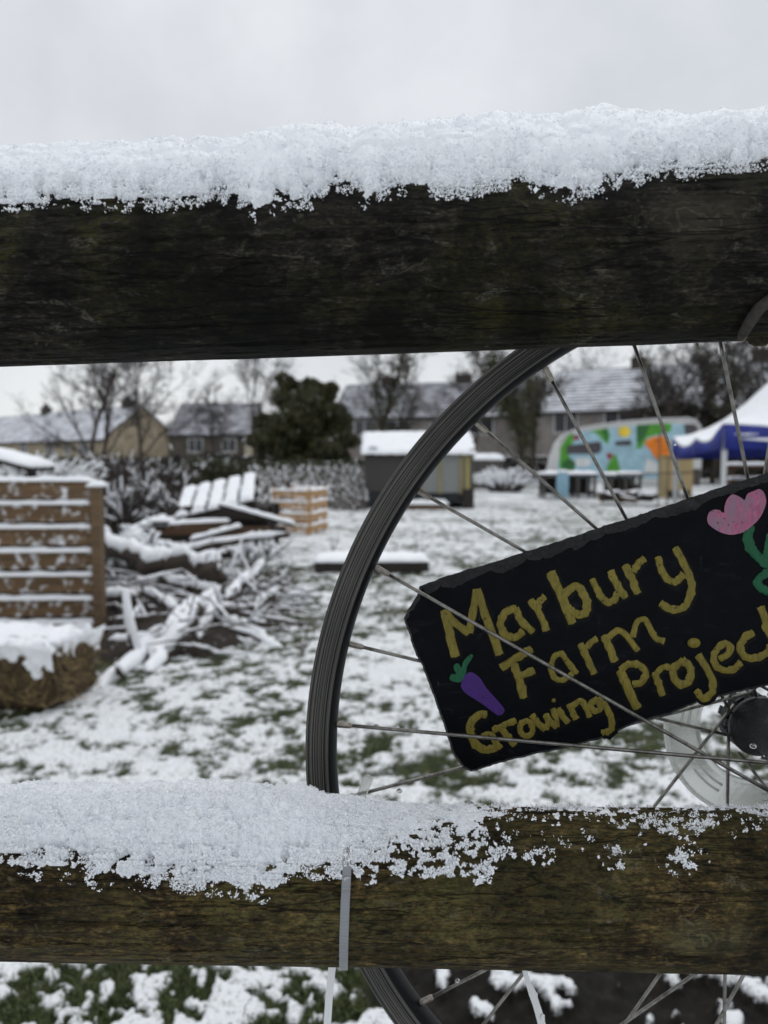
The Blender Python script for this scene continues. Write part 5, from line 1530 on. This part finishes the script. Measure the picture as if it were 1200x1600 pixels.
M_CHIM = brickmat('chimney_brick', (.05, .04, .035), (.07, .055, .045), (.05, .045, .04))
def house(name, label, cat, corner, ang, L2, D, eave, ridge, wallm, roofm, wins=(), chims=(), group=None, fascia=None, base=-.3, gutter=True):
    """local x along the front wall, y into the house; corner is the front left ground corner"""
    root = thing(name, label, cat, (corner[0], corner[1], 0), ang, group)
    b = MB()
    V = [(0, 0, base), (L2, 0, base), (L2, D, base), (0, D, base), (0, 0, eave), (L2, 0, eave), (L2, D, eave), (0, D, eave), (0, D / 2, ridge), (L2, D / 2, ridge)]
    b.add(V, [(0, 1, 5, 4), (2, 3, 7, 6), (3, 0, 4, 8, 7), (1, 2, 6, 9, 5), (4, 5, 9, 8), (6, 7, 8, 9), (3, 2, 1, 0)])
    b.build('wall', wallm, root)
    b = MB(); ov = .28; th = .10
    sl = (ridge - eave) / (D / 2)
    for sg in (0, 1):
        yy = lambda y: y if sg == 0 else D - y
        e0 = -ov; z0 = eave - ov * sl + .03; zr = ridge + .03
        q = [(-ov * .5, yy(e0), z0), (L2 + ov * .5, yy(e0), z0), (L2 + ov * .5, yy(D / 2 - .002), zr), (-ov * .5, yy(D / 2 - .002), zr)]
        q += [(x, y, z + th) for x, y, z in q]
        f = [(0, 3, 2, 1), (4, 5, 6, 7), (0, 1, 5, 4), (2, 3, 7, 6), (1, 2, 6, 5), (3, 0, 4, 7)]
        b.add(q, f if sg == 0 else [t_[::-1] for t_ in f])
    rf = b.build('roof', roofm, root)
    for (x, w_, h) in chims:
        b = MB(); b.box((x, D / 2, ridge + h / 2 - .15), (w_, .6, h + .3), bev=.02); b.box((x, D / 2, ridge + h + .02), (w_ + .12, .72, .10))
        for k in range(max(1, int(w_ / .35))):
            b.tube([(x - w_ / 2 + .2 + .36 * k, D / 2, ridge + h), (x - w_ / 2 + .2 + .36 * k, D / 2, ridge + h + .38)], [.13, .10], 10)
        b.build('chimney', M_CHIM, rf)
    for (x, z, w_, h, face) in wins:
        f_ = MB(); g_ = MB()
        if face == 'f':
            for (cx, cz, ww, hh) in ((x, z + h / 2, w_ + .1, .08), (x, z - h / 2, w_ + .14, .1), (x - w_ / 2, z, .08, h - .06), (x + w_ / 2, z, .08, h - .06), (x, z, .06, h - .08)): f_.box((cx, -.02, cz), (ww, .10, hh))
            g_.box((x, .0, z), (w_, .03, h))
        else:
            for (cy, cz, ww, hh) in ((x, z + h / 2, w_ + .1, .08), (x, z - h / 2, w_ + .14, .1), (x - w_ / 2, z, .08, h - .06), (x + w_ / 2, z, .08, h - .06)): f_.box((L2 + .02, cy, cz), (.10, ww, hh))
            g_.box((L2, x, z), (.03, w_, h))
        wn = f_.build('window', M_UPVC, root); g_.build('pane', M_PANE, wn)
    if gutter:
        b = MB(); b.tube([(-.1, -ov - .04, eave - ov * sl - .01), (L2 + .1, -ov - .04, eave - ov * sl - .01)], .07, 8); b.build('gutter', M_DARKW, root)
    return root
# cream gabled house, left: its long front recedes to the left, the gable end faces right
A = np.array([PX(165, 60), 60.0]); 
far_l = np.array([PX(-70, 82), 82.0])
dv = (A - far_l); L1 = np.linalg.norm(dv); ang1 = math.atan2(dv[1], dv[0])
eave1 = zt(684, 60); 
house('cream_house', 'cream brick house with a pointed gable end and snowy roof, far left', 'house', tuple(far_l), ang1, L1, 6.6, eave1, zt(634, 62.0), brickmat('cream_brick', (.34, .28, .19), (.42, .35, .24), (.30, .27, .22)), roofmat('slate_roof_left', (.07, .065, .08), .62, 1), 
      [(L1 - 3.4, eave1 - .75, 1.5, 1.1, 'f'), (L1 - 9.5, eave1 - .75, 1.5, 1.1, 'f'), (L1 - 15, eave1 - .75, 1.5, 1.1, 'f'), (L1 - 6.3, eave1 - .8, .9, 1.0, 'f')], [(L1 - 2.2, 1.3, .55), (L1 - 17.5, 1.2, .6)])
Yh = 64
house('dark_roofed_house', 'brown walled house with a broad dark snow streaked roof, left of the evergreen', 'house', (PX(266, Yh), Yh), R(-3), PX(392, Yh) - PX(266, Yh), 7.5, zt(678, Yh), zt(632, Yh + 3.7), brickmat('brown_brick', (.09, .075, .06), (.13, .11, .09), (.10, .09, .08)), roofmat('slate_roof_dark', (.05, .045, .055), .82, 3), [(2.2, 2.2, 1.2, 1.1, 'f'), (5.0, 2.2, 1.2, 1.1, 'f')], [])
house('pale_gabled_annexe', 'pale cream rendered annexe peeping out left of the evergreen', 'house', (PX(383, 60), 60), R(-2), 2.6, 5, zt(690, 60), zt(676, 62), simple('cream_render', (.42, .38, .28), .9, .2, 1), roofmat('annexe_roof', (.08, .075, .08), .8, 9), [])
pk_ = brickmat('grey_pink_brick', (.22, .195, .185), (.28, .25, .235), (.25, .235, .225))
Yt = 56
xl = PX(520, 60); xr = PX(836, Yt)
house('grey_terrace', 'long grey brick terrace with snow streaked roof behind the shed', 'terraced house', (xl, 60), math.atan2(Yt - 60, xr - xl), math.hypot(xr - xl, 4), 8, zt(650, 58), zt(600, 62), pk_, roofmat('slate_roof_middle', (.07, .066, .078), .80, 5),
      [(5.2, zt(668, 57.5), 1.9, 1.15, 'f'), (8.4, zt(668, 57.5), 1.2, 1.1, 'f'), (11.5, zt(666, 57), 1.9, 1.15, 'f'), (2.6, zt(668, 58), 1.6, 1.15, 'f')], [(3.4, .95, .55), (9.6, 1.3, .6)])
Yr0, Yr1 = 50, 42
xl = PX(838, Yr0); xr = PX(1260, Yr1)
house('right_terrace', 'long pale grey terrace with a white snowy roof behind the painted caravan', 'terraced house', (xl, Yr0), math.atan2(Yr1 - Yr0, xr - xl), math.hypot(xr - xl, Yr1 - Yr0), 8, zt(642, Yr0), zt(582, Yr0 + 3.0), brickmat('pale_grey_brick', (.25, .225, .215), (.31, .28, .265), (.28, .265, .255)), roofmat('slate_roof_right', (.09, .09, .10), .66, 7),
      [(1.9, zt(660, 49), 1.5, 1.3, 'f'), (5.2, zt(655, 47.5), 1.7, 1.2, 'f'), (9.0, zt(655, 46.5), 1.7, 1.2, 'f'), (12.5, zt(655, 45), 1.6, 1.2, 'f')], [(5.4, .9, .6), (12.6, 1.0, .65)])
# dark boarded fence at the back
fb = thing('boarded_fence', 'low dark boarded fence at the back of the plot, below the right terrace', 'fence', (PX(800, 44), 44, 0))
xa, xb = PX(735, 44), PX(960, 44)
for k in range(int((xb - xa) / .6)):
    b = MB(); b.box((xa + .6 * k + .3 - PX(800, 44), 0, .62), (.585, .04, 1.28)); b.build('panel', M_DARKW, fb)
b = MB(); b.snow(xa - PX(800, 44), xb - PX(800, 44), -.04, .04, 1.26, .05, cell=.1, seed=2); b.build('snow', M_SNOW, fb, True)

# ---------------------------------------------------------------- the shed
def shed():
    Y = 18.2; x0 = PX(570, Y); x1 = PX(738, Y); xm = PX(655, Y); D = 1.9
    ze = zt(708, Y); zr = zt(679, Y + .9)
    r_ = thing('garden_shed', 'small dark sided shed with a glazed right half and a snow white roof', 'shed', (x0, Y, 0))
    W_ = x1 - x0; wm = xm - x0
    lm = woodmat('shed_board', (.035, .032, .032), (.075, .068, .066), (1, 3, 26), 0, 3)
    b = MB(); n = 9
    for k in range(n): b.box((wm / 2, 0, .40 + (ze - .40) * (k + .5) / n), (wm, .03, (ze - .40) / n - .006), rx=-.06)
    b.build('side_wall', lm, r_)
    b = MB(); b.box((wm / 2, .03, .20), (wm, .05, .38)); b.box((W_ / 2 + wm / 2, .03, .245), (W_ - wm, .05, .23)); b.build('base', simple('shed_base', (.022, .026, .030), .8, .3, 2), r_)
    gl, t, b_ = newmat('hazy_glass'); b_.inputs['Base Color'].default_value = (.36, .38, .37, 1); b_.inputs['Roughness'].default_value = .3; b_.inputs['Transmission Weight'].default_value = .45
    b = MB(); b.box(((wm + W_) / 2, .02, (.36 + ze) / 2), (W_ - wm - .1, .012, ze - .38)); b.build('glazing', gl, r_)
    yw = woodmat('yellow_timber', (.22, .18, .06), (.40, .34, .13), (8, 8, 1), 0, 3)
    for q in (wm + .04, wm + .50, W_ - .27):
        b = MB(); b.box((q, -.012, (.34 + ze) / 2), (.05, .05, ze - .34)); b.build('mullion', yw, r_)
    b = MB(); b.box((W_ - .12, -.02, ze / 2), (.10, .10, ze)); b.build('corner_post', yw, r_)
    b = MB(); b.box((W_ - .03, .0, ze / 2 + .05), (.08, .12, ze + .1)); b.build('corner_post', M_GREYW, r_)
    b = MB(); b.box((W_ - .10, -.06, .23), (.26, .10, .46)); b.build('corner_block', M_DARKW, r_)
    for (xx, yy, ww, dd) in ((0.0, D / 2, .03, D), (W_, D / 2, .03, D)):
        b = MB(); V = [(xx, .03, .0), (xx, D, .0), (xx, D, ze), (xx, D / 2, zr), (xx, .03, ze)]
        V += [(x + .03, y, z) for x, y, z in V]; b.add(V, [(0, 4, 3, 2, 1), (5, 6, 7, 8, 9)] + [(i, (i + 1) % 5, 5 + (i + 1) % 5, 5 + i) for i in range(5)])
        b.build('end_wall', lm if xx == 0 else M_GREYW, r_)
    b = MB(); b.box((W_ / 2, D, ze / 2), (W_, .03, ze)); b.build('back_wall', lm, r_)
    b = MB(); q = math.atan2(zr - ze, D / 2); Ls = math.hypot(zr - ze, D / 2) + .16
    for sg in (-1, 1):
        b.box((W_ / 2, D / 2 + sg * (D / 4 + .055), (ze + zr) / 2 - .01), (W_ + .1, Ls, .03), rx=-sg * q)
    rf = b.build('roof', M_DARKW, r_)
    for sg in (-1, 1):
        Mx = Matrix.Translation((W_ / 2, D / 2 + sg * (D / 4 + .055), (ze + zr) / 2 + .008)) @ Matrix.Rotation(-sg * q, 4, 'X')
        s2 = MB(); s2.snow(-W_ / 2 - .06, W_ / 2 + .06, -Ls / 2, Ls / 2, 0, .07, M=Mx, cell=.09, seed=5 + sg); s2.build('snow', M_SNOW, rf, True)
    s2 = MB(); s2.snow(.10, .30, -.1, .15, ze + .13, .10, cell=.05, seed=19); s2.build('snow', M_SNOW, rf, True)
    st = thing('timber_step', 'brown timber step with snow on it at the foot of the shed', 'step', (x0 + .9, Y - .35, 0))
    b = MB(); b.box((.42, 0, .06), (1.25, .36, .12), bev=.01); b.build('step', M_BROWNW, st)
    s2 = MB(); s2.snow(-.2, 1.04, -.18, .18, .12, .10, cell=.06, seed=9); s2.build('snow', M_SNOW, st, True)
shed()
lb = thing('low_bunker', 'low grey box with a snow covered lid just right of the shed', 'box', (PX(758, 30), 30, 0))
b = MB(); b.box((0, .5, .55), (1.35, 1.0, 1.1), bev=.02); b.box((-.3, -.012, .55), (.04, .03, 1.0)); b.build('body', M_GREYW, lb)
b = MB(); b.snow(-.75, .75, -.06, 1.06, 1.1, .22, cell=.1, seed=4); b.build('snow', M_SNOW, lb, True)

# ---------------------------------------------------------------- painted caravan
def caravan():
    Y = 25.0; sx_ = Y / 1200.0
    X0 = PX(857, Y); Zg = .78
    root = thing('painted_caravan', 'small caravan covered in a bright mural of leaves, a sun and an orange face', 'caravan', (X0, Y, 0), R(-7.5))
    px2 = lambda px, py: (PX(px, Y) - X0, zt(py, Y))
    prof_px = [(860, 756), (860, 736), (863, 720), (872, 692), (883, 678), (900, 671), (930, 666), (965, 661), (1020, 657), (1062, 656), (1074, 659), (1081, 668), (1085, 690), (1085, 720), (1084, 756)]
    pr = [px2(*q) for q in prof_px]
    W_ = 2.0; n = len(pr)
    shell = simple('caravan_shell', (.62, .63, .62), .45, .08, 2)
    V = [(x, 0, z) for x, z in pr] + [(x, W_, z) for x, z in pr]
    F = [tuple(range(n))[::-1], tuple(range(n, 2 * n))] + [(i, (i + 1) % n, n + (i + 1) % n, n + i) for i in range(n)]
    rawmesh('body', V, F, shell, root, False)
    def patch(name, poly, col, lay, rough=.5):
        P_ = [px2(*q) for q in poly]; m_ = len(P_)
        d = -.006 * lay
        V = [(x, d, z) for x, z in P_] + [(x, d + .005, z) for x, z in P_]
        F = [tuple(range(m_)), tuple(range(2 * m_ - 1, m_ - 1, -1))] + [(i, m_ + i, m_ + (i + 1) % m_, (i + 1) % m_) for i in range(m_)]
        a_ = sum(P_[i][0] * P_[(i + 1) % m_][1] - P_[(i + 1) % m_][0] * P_[i][1] for i in range(m_))
        if a_ < 0: F = [f[::-1] for f in F]
        mt = bpy.data.materials.get('mural_' + col[0]) or simple('mural_' + col[0], col[1], rough, .18, 3)
        return rawmesh(name, V, F, mt, root, False)
    SKY = ('sky', (.36, .56, .66)); GR = ('leaf', (.085, .33, .03)); DG = ('dark_leaf', (.03, .14, .035)); OR = ('orange', (.80, .22, .015)); YE = ('yellow', (.85, .62, .06)); RD = ('red', (.28, .03, .03)); WH = ('white', (.72, .74, .74))
    C_ = lambda cx, cy, rx, ry, m=18: [(cx + rx * math.cos(6.2832 * i / m), cy + ry * math.sin(6.2832 * i / m)) for i in range(m)]
    patch('mural_sky', [(868, 747), (871, 722), (877, 700), (888, 682), (910, 674), (970, 667), (1055, 663), (1068, 670), (1074, 747)], SKY, 1)
    patch('mural_leaf', [(873, 732), (874, 700), (884, 682), (893, 676), (894, 690), (885, 706), (892, 722), (895, 735)], GR, 2)
    patch('mural_leaf', [(917, 674), (945, 669), (949, 680), (946, 695), (938, 688), (930, 678)], GR, 2)
    patch('mural_leaf', [(936, 672), (944, 669), (947, 686), (943, 690)], DG, 3)
    patch('mural_leaf', [(988, 665), (1030, 662), (1040, 664), (1038, 676), (1018, 680), (1004, 684), (996, 700), (988, 702), (990, 684)], GR, 2)
    patch('mural_leaf', [(988, 665), (1008, 664), (1002, 680), (993, 694), (988, 690)], DG, 3)
    patch('mural_leaf', [(946, 726), (958, 708), (963, 725), (966, 738), (944, 738)], GR, 2)
    patch('mural_leaf', [(895, 738), (898, 722), (888, 716), (878, 722), (876, 738)], DG, 3)
    patch('mural_sun', C_(970, 675, 9.5, 8.5), YE, 3)
    patch('mural_face', [(1001, 690), (1010, 684), (1028, 681), (1038, 690), (1040, 712), (1034, 726), (1026, 724), (1016, 715), (1008, 702), (1002, 697)], OR, 4)
    patch('mural_flower', C_(898, 684, 5, 4), RD, 4)
    patch('mural_flower', [(943, 709), (952, 708), (954, 712), (948, 720)], RD, 4)
    patch('mural_cloud', C_(908, 722, 14, 7), WH, 2)
    patch('mural_cloud', [(1004, 716), (1014, 720), (1028, 732), (1030, 738), (1000, 738)], WH, 3)
    patch('mural_eye', C_(1018, 689, 3.4, 1.3), ('brown', (.10, .05, .02)), 5)
    wf = ('window_grey', (.07, .062, .068))
    patch('window', [(884, 696), (905, 694), (932, 690), (936, 694), (936, 704), (930, 709), (884, 709)], wf, 5, .25)
    patch('window', [(957, 690), (980, 688), (980, 696), (957, 696)], wf, 5, .25)
    patch('window', [(1058, 664), (1073, 664), (1079, 672), (1070, 680), (1060, 680)], wf, 5, .25)
    b = MB(); nl = len(pr)
    edge = [np.array([x, -.01, z + .02]) for x, z in pr[3:13]]; b.tube(edge, .035, 6); b.build('trim', M_UPVC, root, True)
    b = MB(); m_ = pr[5:10]
    s2 = MB(); s2.snow(pr[8][0], pr[10][0], .05, W_, pr[8][1] - .02, .025, cell=.12, seed=6); s2.build('snow', M_SNOW, root, True)
    b = MB(); b.box(((pr[0][0] + pr[-1][0]) / 2, W_ / 2, .62), (pr[-1][0] - pr[0][0] - .3, W_ - .2, .16)); b.box((-.55, W_ / 2, .55), (1.2, .12, .10)); b.build('chassis', M_DARKW, root)
    for yy in (.1, W_ - .25):
        b = MB(); hv2 = []
        b.tube([(2.6, yy, .32), (2.6, yy + .16, .32)], [.32, .32], 24); wh = b.build('wheel', simple('tyre_rubber', (.012, .012, .012), .8), root)
        b = MB(); b.tube([(2.6, yy - .012, .32), (2.6, yy + .04, .32)], [.18, .18], 20); b.build('rim', M_GREYW, wh)
    b = MB()
    for xx in (.5, 4.1): b.tube([(xx, .2, 0), (xx, .2, .6)], .03, 8)
    b.build('corner_steady', M_GREYW, root)
caravan()
# trestle table in front of the caravan, a dark sheet painting the shade beneath
def trestle(label, px0, px1, Y, pytop, pybase, nleg, seed, mat=M_DARKW, sn=.09, dep=.7):
    x0, x1 = PX(px0, Y), PX(px1, Y); z = zt(pytop, Y)
    r_ = thing('trestle_table', label, 'table', ((x0 + x1) / 2, Y, 0)); L2 = x1 - x0
    b = MB(); b.box((0, 0, z - .03), (L2, dep, .06)); q = b.build('table_top', mat, r_)
    s2 = MB(); s2.snow(-L2 / 2, L2 / 2, -dep / 2, dep / 2, z, sn, cell=.08, seed=seed); s2.build('snow', M_SNOW, q, True)
    for k in range(nleg):
        b = MB()
        xx = -L2 / 2 + .1 + (L2 - .2) * k / (nleg - 1)
        b.box((xx, -dep / 2 + .06, (z - .06) / 2), (.08, .08, z - .06)); b.box((xx, dep / 2 - .06, (z - .06) / 2), (.08, .08, z - .06)); b.box((xx, 0, .18), (.06, dep - .2, .06)); b.build('leg', M_GREYW, r_)
    b = MB(); b.box((0, dep / 2 - .01, (z - .06) / 2 + .04), (L2 - .3, .03, z - .2)); b.build('void_shade_sheet', M_DARKW, r_)  # dark sheet standing in for the shaded voids between the legs
trestle('long dark trestle table under the left end of the caravan, snow along its top', 842, 930, 23, 741, 772, 4, 3)
trestle('second snow topped table in front of the orange face of the mural', 945, 1000, 22.4, 742, 772, 3, 7)
bb = thing('blue_barrel', 'pale blue barrel between the tables in front of the caravan', 'barrel', (PX(879, 22.4), 22.4, 0))
b = MB(); b.tube([(0, 0, 0), (0, 0, .08), (0, 0, .4), (0, 0, .7), (0, 0, .78)], [.15, .17, .185, .17, .14], 16); b.build('barrel', simple('pale_blue', (.25, .42, .52), .5, .1), bb, True)
b = MB(); b.snow(-.13, .13, -.13, .13, .78, .06, cell=.03, seed=1); b.build('snow', M_SNOW, bb, True)
# heap of logs under snow
hp = thing('log_heap', 'heap of brown logs and scrap under snow, in front of the caravan', 'log heap', (PX(985, 19.5), 19.5, 0))
r2 = np.random.default_rng(77)
for k in range(13):
    b = MB(); x = r2.uniform(-.62, .62); z = abs(r2.normal(0, .16)) * (1 - abs(x)) + .1; y = r2.uniform(-.3, .3); a = r2.uniform(-.6, .6); L2 = r2.uniform(.3, .6); q = r2.uniform(.06, .11)
    d = np.array([math.cos(a), r2.uniform(-.5, .5), math.sin(a) * .5]) * L2 / 2; c_ = np.array([x, y, z + .05]); p0_ = c_ - d; p1_ = c_ + d; p0_[2] = max(p0_[2], q * .8); p1_[2] = max(p1_[2], q * .8)
    b.tube([p0_, c_, p1_], [q, q * 1.04, q * .95], 10); lg = b.build('log', M_BROWNW if k % 2 else M_DARKW, hp, True)
    if k % 4 != 1:
        s2 = MB(); u_ = np.array([0, 0, q * .6]); s2.tube([p0_ + u_, c_ + u_, p1_ + u_], [q * .65, q * .8, q * .6], 8); s2.build('snow', M_SNOW, lg, True)
bx = thing('brown_crate', 'small brown wooden crate on the snow below the gazebo valance', 'crate', (PX(1052, 23), 23, 0))
b = MB(); b.box((0, 0, .16), (.28, .28, .28), bev=.01); b.box((0, -.145, .22), (.29, .012, .05)); b.build('crate', M_BROWNW, bx)
b = MB(); b.snow(-.14, .14, -.14, .14, .30, .05, cell=.04, seed=2); b.build('snow', M_SNOW, bx, True)
tb = thing('tan_board_box', 'tan boxed counter standing behind the blue gazebo valance', 'counter', (PX(1062, 22.5), 22.5, 0))
b = MB(); b.box((0, .3, .73), (.78, .6, 1.0), bev=.02); b.box((0, .28, 1.25), (.86, .7, .04)); b.box((-.36, .3, .12), (.06, .5, .24)); b.box((.36, .3, .12), (.06, .5, .24)); b.build('counter', simple('tan_board', (.42, .32, .16), .7, .15, 2), tb)
b = MB(); b.box((.55, .5, .62), (.34, .5, .5), bev=.02); b.build('side_box', M_GREYW, tb)
# scaffold rail in front of the gazebo
sr = thing('scaffold_rail', 'thin grey metal rail with uprights in front of the gazebo', 'rail', (PX(1050, 18), 18, 0))
b = MB(); x_ = lambda px: PX(px, 18) - PX(1050, 18)
b.tube([(x_(962), 0, zt(741, 18)), (x_(1150), 0, zt(737, 18))], .016, 8); b.build('rail', M_GREYW, sr)
for px in (1029, 1043):
    b = MB(); b.tube([(x_(px), 0, 0), (x_(px), 0, zt(674 if px < 1035 else 712, 18))], .017, 8); b.build('upright', M_GREYW, sr)

# timber benches stacked under the gazebo
for k, (py0, Y, lab) in enumerate(((722, 19.5, 'upper snowy brown beam of the timber stack under the gazebo'), (744, 19.0, 'lower snowy brown beam of the timber stack under the gazebo'))):
    xx0 = PX(1138, Y); z = zt(py0 + 5, Y)
    r_ = thing('timber_bench', lab.replace('beam of the timber stack', 'timber bench standing'), 'bench', (xx0, Y + .2 * (1 - k), 0))
    b = MB(); b.box((1.1, 0, z - .05), (2.2, .3, .10), bev=.01); q = b.build('seat', M_BROWNW, r_)
    s2 = MB(); s2.snow(0, 2.2, -.15, .15, z, .07, cell=.06, seed=k); s2.build('snow', M_SNOW, q, True)
    for xx in (.15, 1.1, 2.05):
        b = MB(); b.box((xx, 0, (z - .1) / 2), (.09, .24, z - .1)); b.build('leg', M_BROWNW, r_)

# ---------------------------------------------------------------- blue gazebo
def gazebo():
    Y = 16.0; X = PX(1128, Y)
    root = thing('blue_gazebo', 'blue gazebo with a snow laden white peaked canopy, right edge', 'gazebo', (X, Y, 0))
    zt_ = zt(663, Y); S_ = 3.0; px_, pz = S_ / 2, zt(572, Y + 1.6)
    # canopy: pyramid sagging between the ribs
    n = 28; V = []; F = []
    corner = [np.array([0, 0]), np.array([4.2, 0]), np.array([4.2, S_ * .98]), np.array([.10, S_])]
    cz = [zt_, zt_, zt_ - .12, zt_ - .22]
    ctr = np.array([2.1, S_ / 2])
    for sd_ in range(4):
        c0, c1 = corner[sd_], corner[(sd_ + 1) % 4]; z0, z1 = cz[sd_], cz[(sd_ + 1) % 4]; o = len(V)
        for j in range(n + 1):
            r_ = j / n
            for i in range(n + 1):
                u_ = i / n
                e_ = c0 + (c1 - c0) * u_; p = e_ + (ctr - e_) * r_
                sag = math.sin(math.pi * u_) * (1 - r_) ** .7
                z = (z0 + (z1 - z0) * u_) * (1 - r_) + pz * r_ - .16 * sag * (1.0 if sd_ == 3 else .5) - .34 * math.sin(math.pi * r_ ** .85)
                if sd_ == 3: z -= .17 * abs(math.sin(math.pi * u_ * 2)) * (1 - r_) ** 3 
                V.append((p[0], p[1], z))
        for j in range(n):
            for i in range(n):
                a = o + j * (n + 1) + i; F.append((a, a + 1, a + n + 2, a + n + 1))
    blue = simple('blue_canvas', (.012, .022, .21), .6, .25, 2)
    cn = rawmesh('canopy', V, F, blue, root, True)
    Vs = np.array(V).copy(); nzz = fbm(Vs[:, 0] * 3, Vs[:, 1] * 3, seed=4, octv=3); Vs[:, 2] += .03 + .05 * nzz
    Vs[:, :2] = (Vs[:, :2] - ctr) * 1.005 + ctr
    lo = Vs.copy(); lo[:, 2] = np.array(V)[:, 2] + .004
    edge = []
    Fs = list(F)
    N_ = len(Vs)
    for sd_ in range(4):
        o = sd_ * (n + 1) ** 2
        for i in range(n): Fs.append((o + i + 1, o + i, N_ + o + i, N_ + o + i + 1))
    rawmesh('snow', np.concatenate([Vs, lo]), Fs, M_SNOW, cn, True)
    # valance
    for sd_ in range(4):
        c0, c1 = corner[sd_], corner[(sd_ + 1) % 4]; z0, z1 = cz[sd_], cz[(sd_ + 1) % 4]; V = []; F = []
        outn = np.array([(c1 - c0)[1], -(c1 - c0)[0]]); outn = outn / np.linalg.norm(outn)
        m_ = 60; drop = .52
        for i in range(m_ + 1):
            u_ = i / m_; p = c0 + (c1 - c0) * u_ + outn * (.02 + .02 * math.sin(u_ * 19 + sd_)); sag = math.sin(math.pi * u_)
            zz = z0 + (z1 - z0) * u_ - .16 * sag * (1.0 if sd_ == 3 else .5) - (.17 * abs(math.sin(math.pi * u_ * 2)) if sd_ == 3 else 0)
            lowz = (z0 + (z1 - z0) * u_) - drop + (.10 * u_ if sd_ == 3 else 0) * 0
            V += [(p[0], p[1], zz + .01), (p[0] + outn[0] * .03, p[1] + outn[1] * .03, lowz)]
        for i in range(m_): F.append((2 * i, 2 * i + 1, 2 * i + 3, 2 * i + 2))
        o = rawmesh('valance', V, F, blue, root, True)
        md = o.modifiers.new('thick', 'SOLIDIFY'); md.thickness = .006
    # folds with snow caught on the front
    b = MB(); b.tube([(.35, -.075, zt_ - .30), (.9, -.085, zt_ - .32), (1.8, -.085, zt_ - .30)], [.01, .035, .02], 8)
    b.tube([(.2, -.06, zt_ - .20), (.45, -.07, zt_ - .21), (.7, -.06, zt_ - .20)], [.006, .02, .006], 8)
    b.build('snow', M_SNOW, root, True)
    wm_ = simple('white_pole', (.55, .57, .58), .45, .05)
    for i, c_ in enumerate(corner):
        b = MB(); b.box((c_[0] + (.05 if c_[0] < 1 else -.05), c_[1] + (.05 if c_[1] < 1 else -.05), cz[i] / 2), (.085, .085, cz[i])); b.box((c_[0] + (.05 if c_[0] < 1 else -.05), c_[1] + (.05 if c_[1] < 1 else -.05), .01), (.16, .16, .02)); b.build('leg', wm_, root)
gazebo()
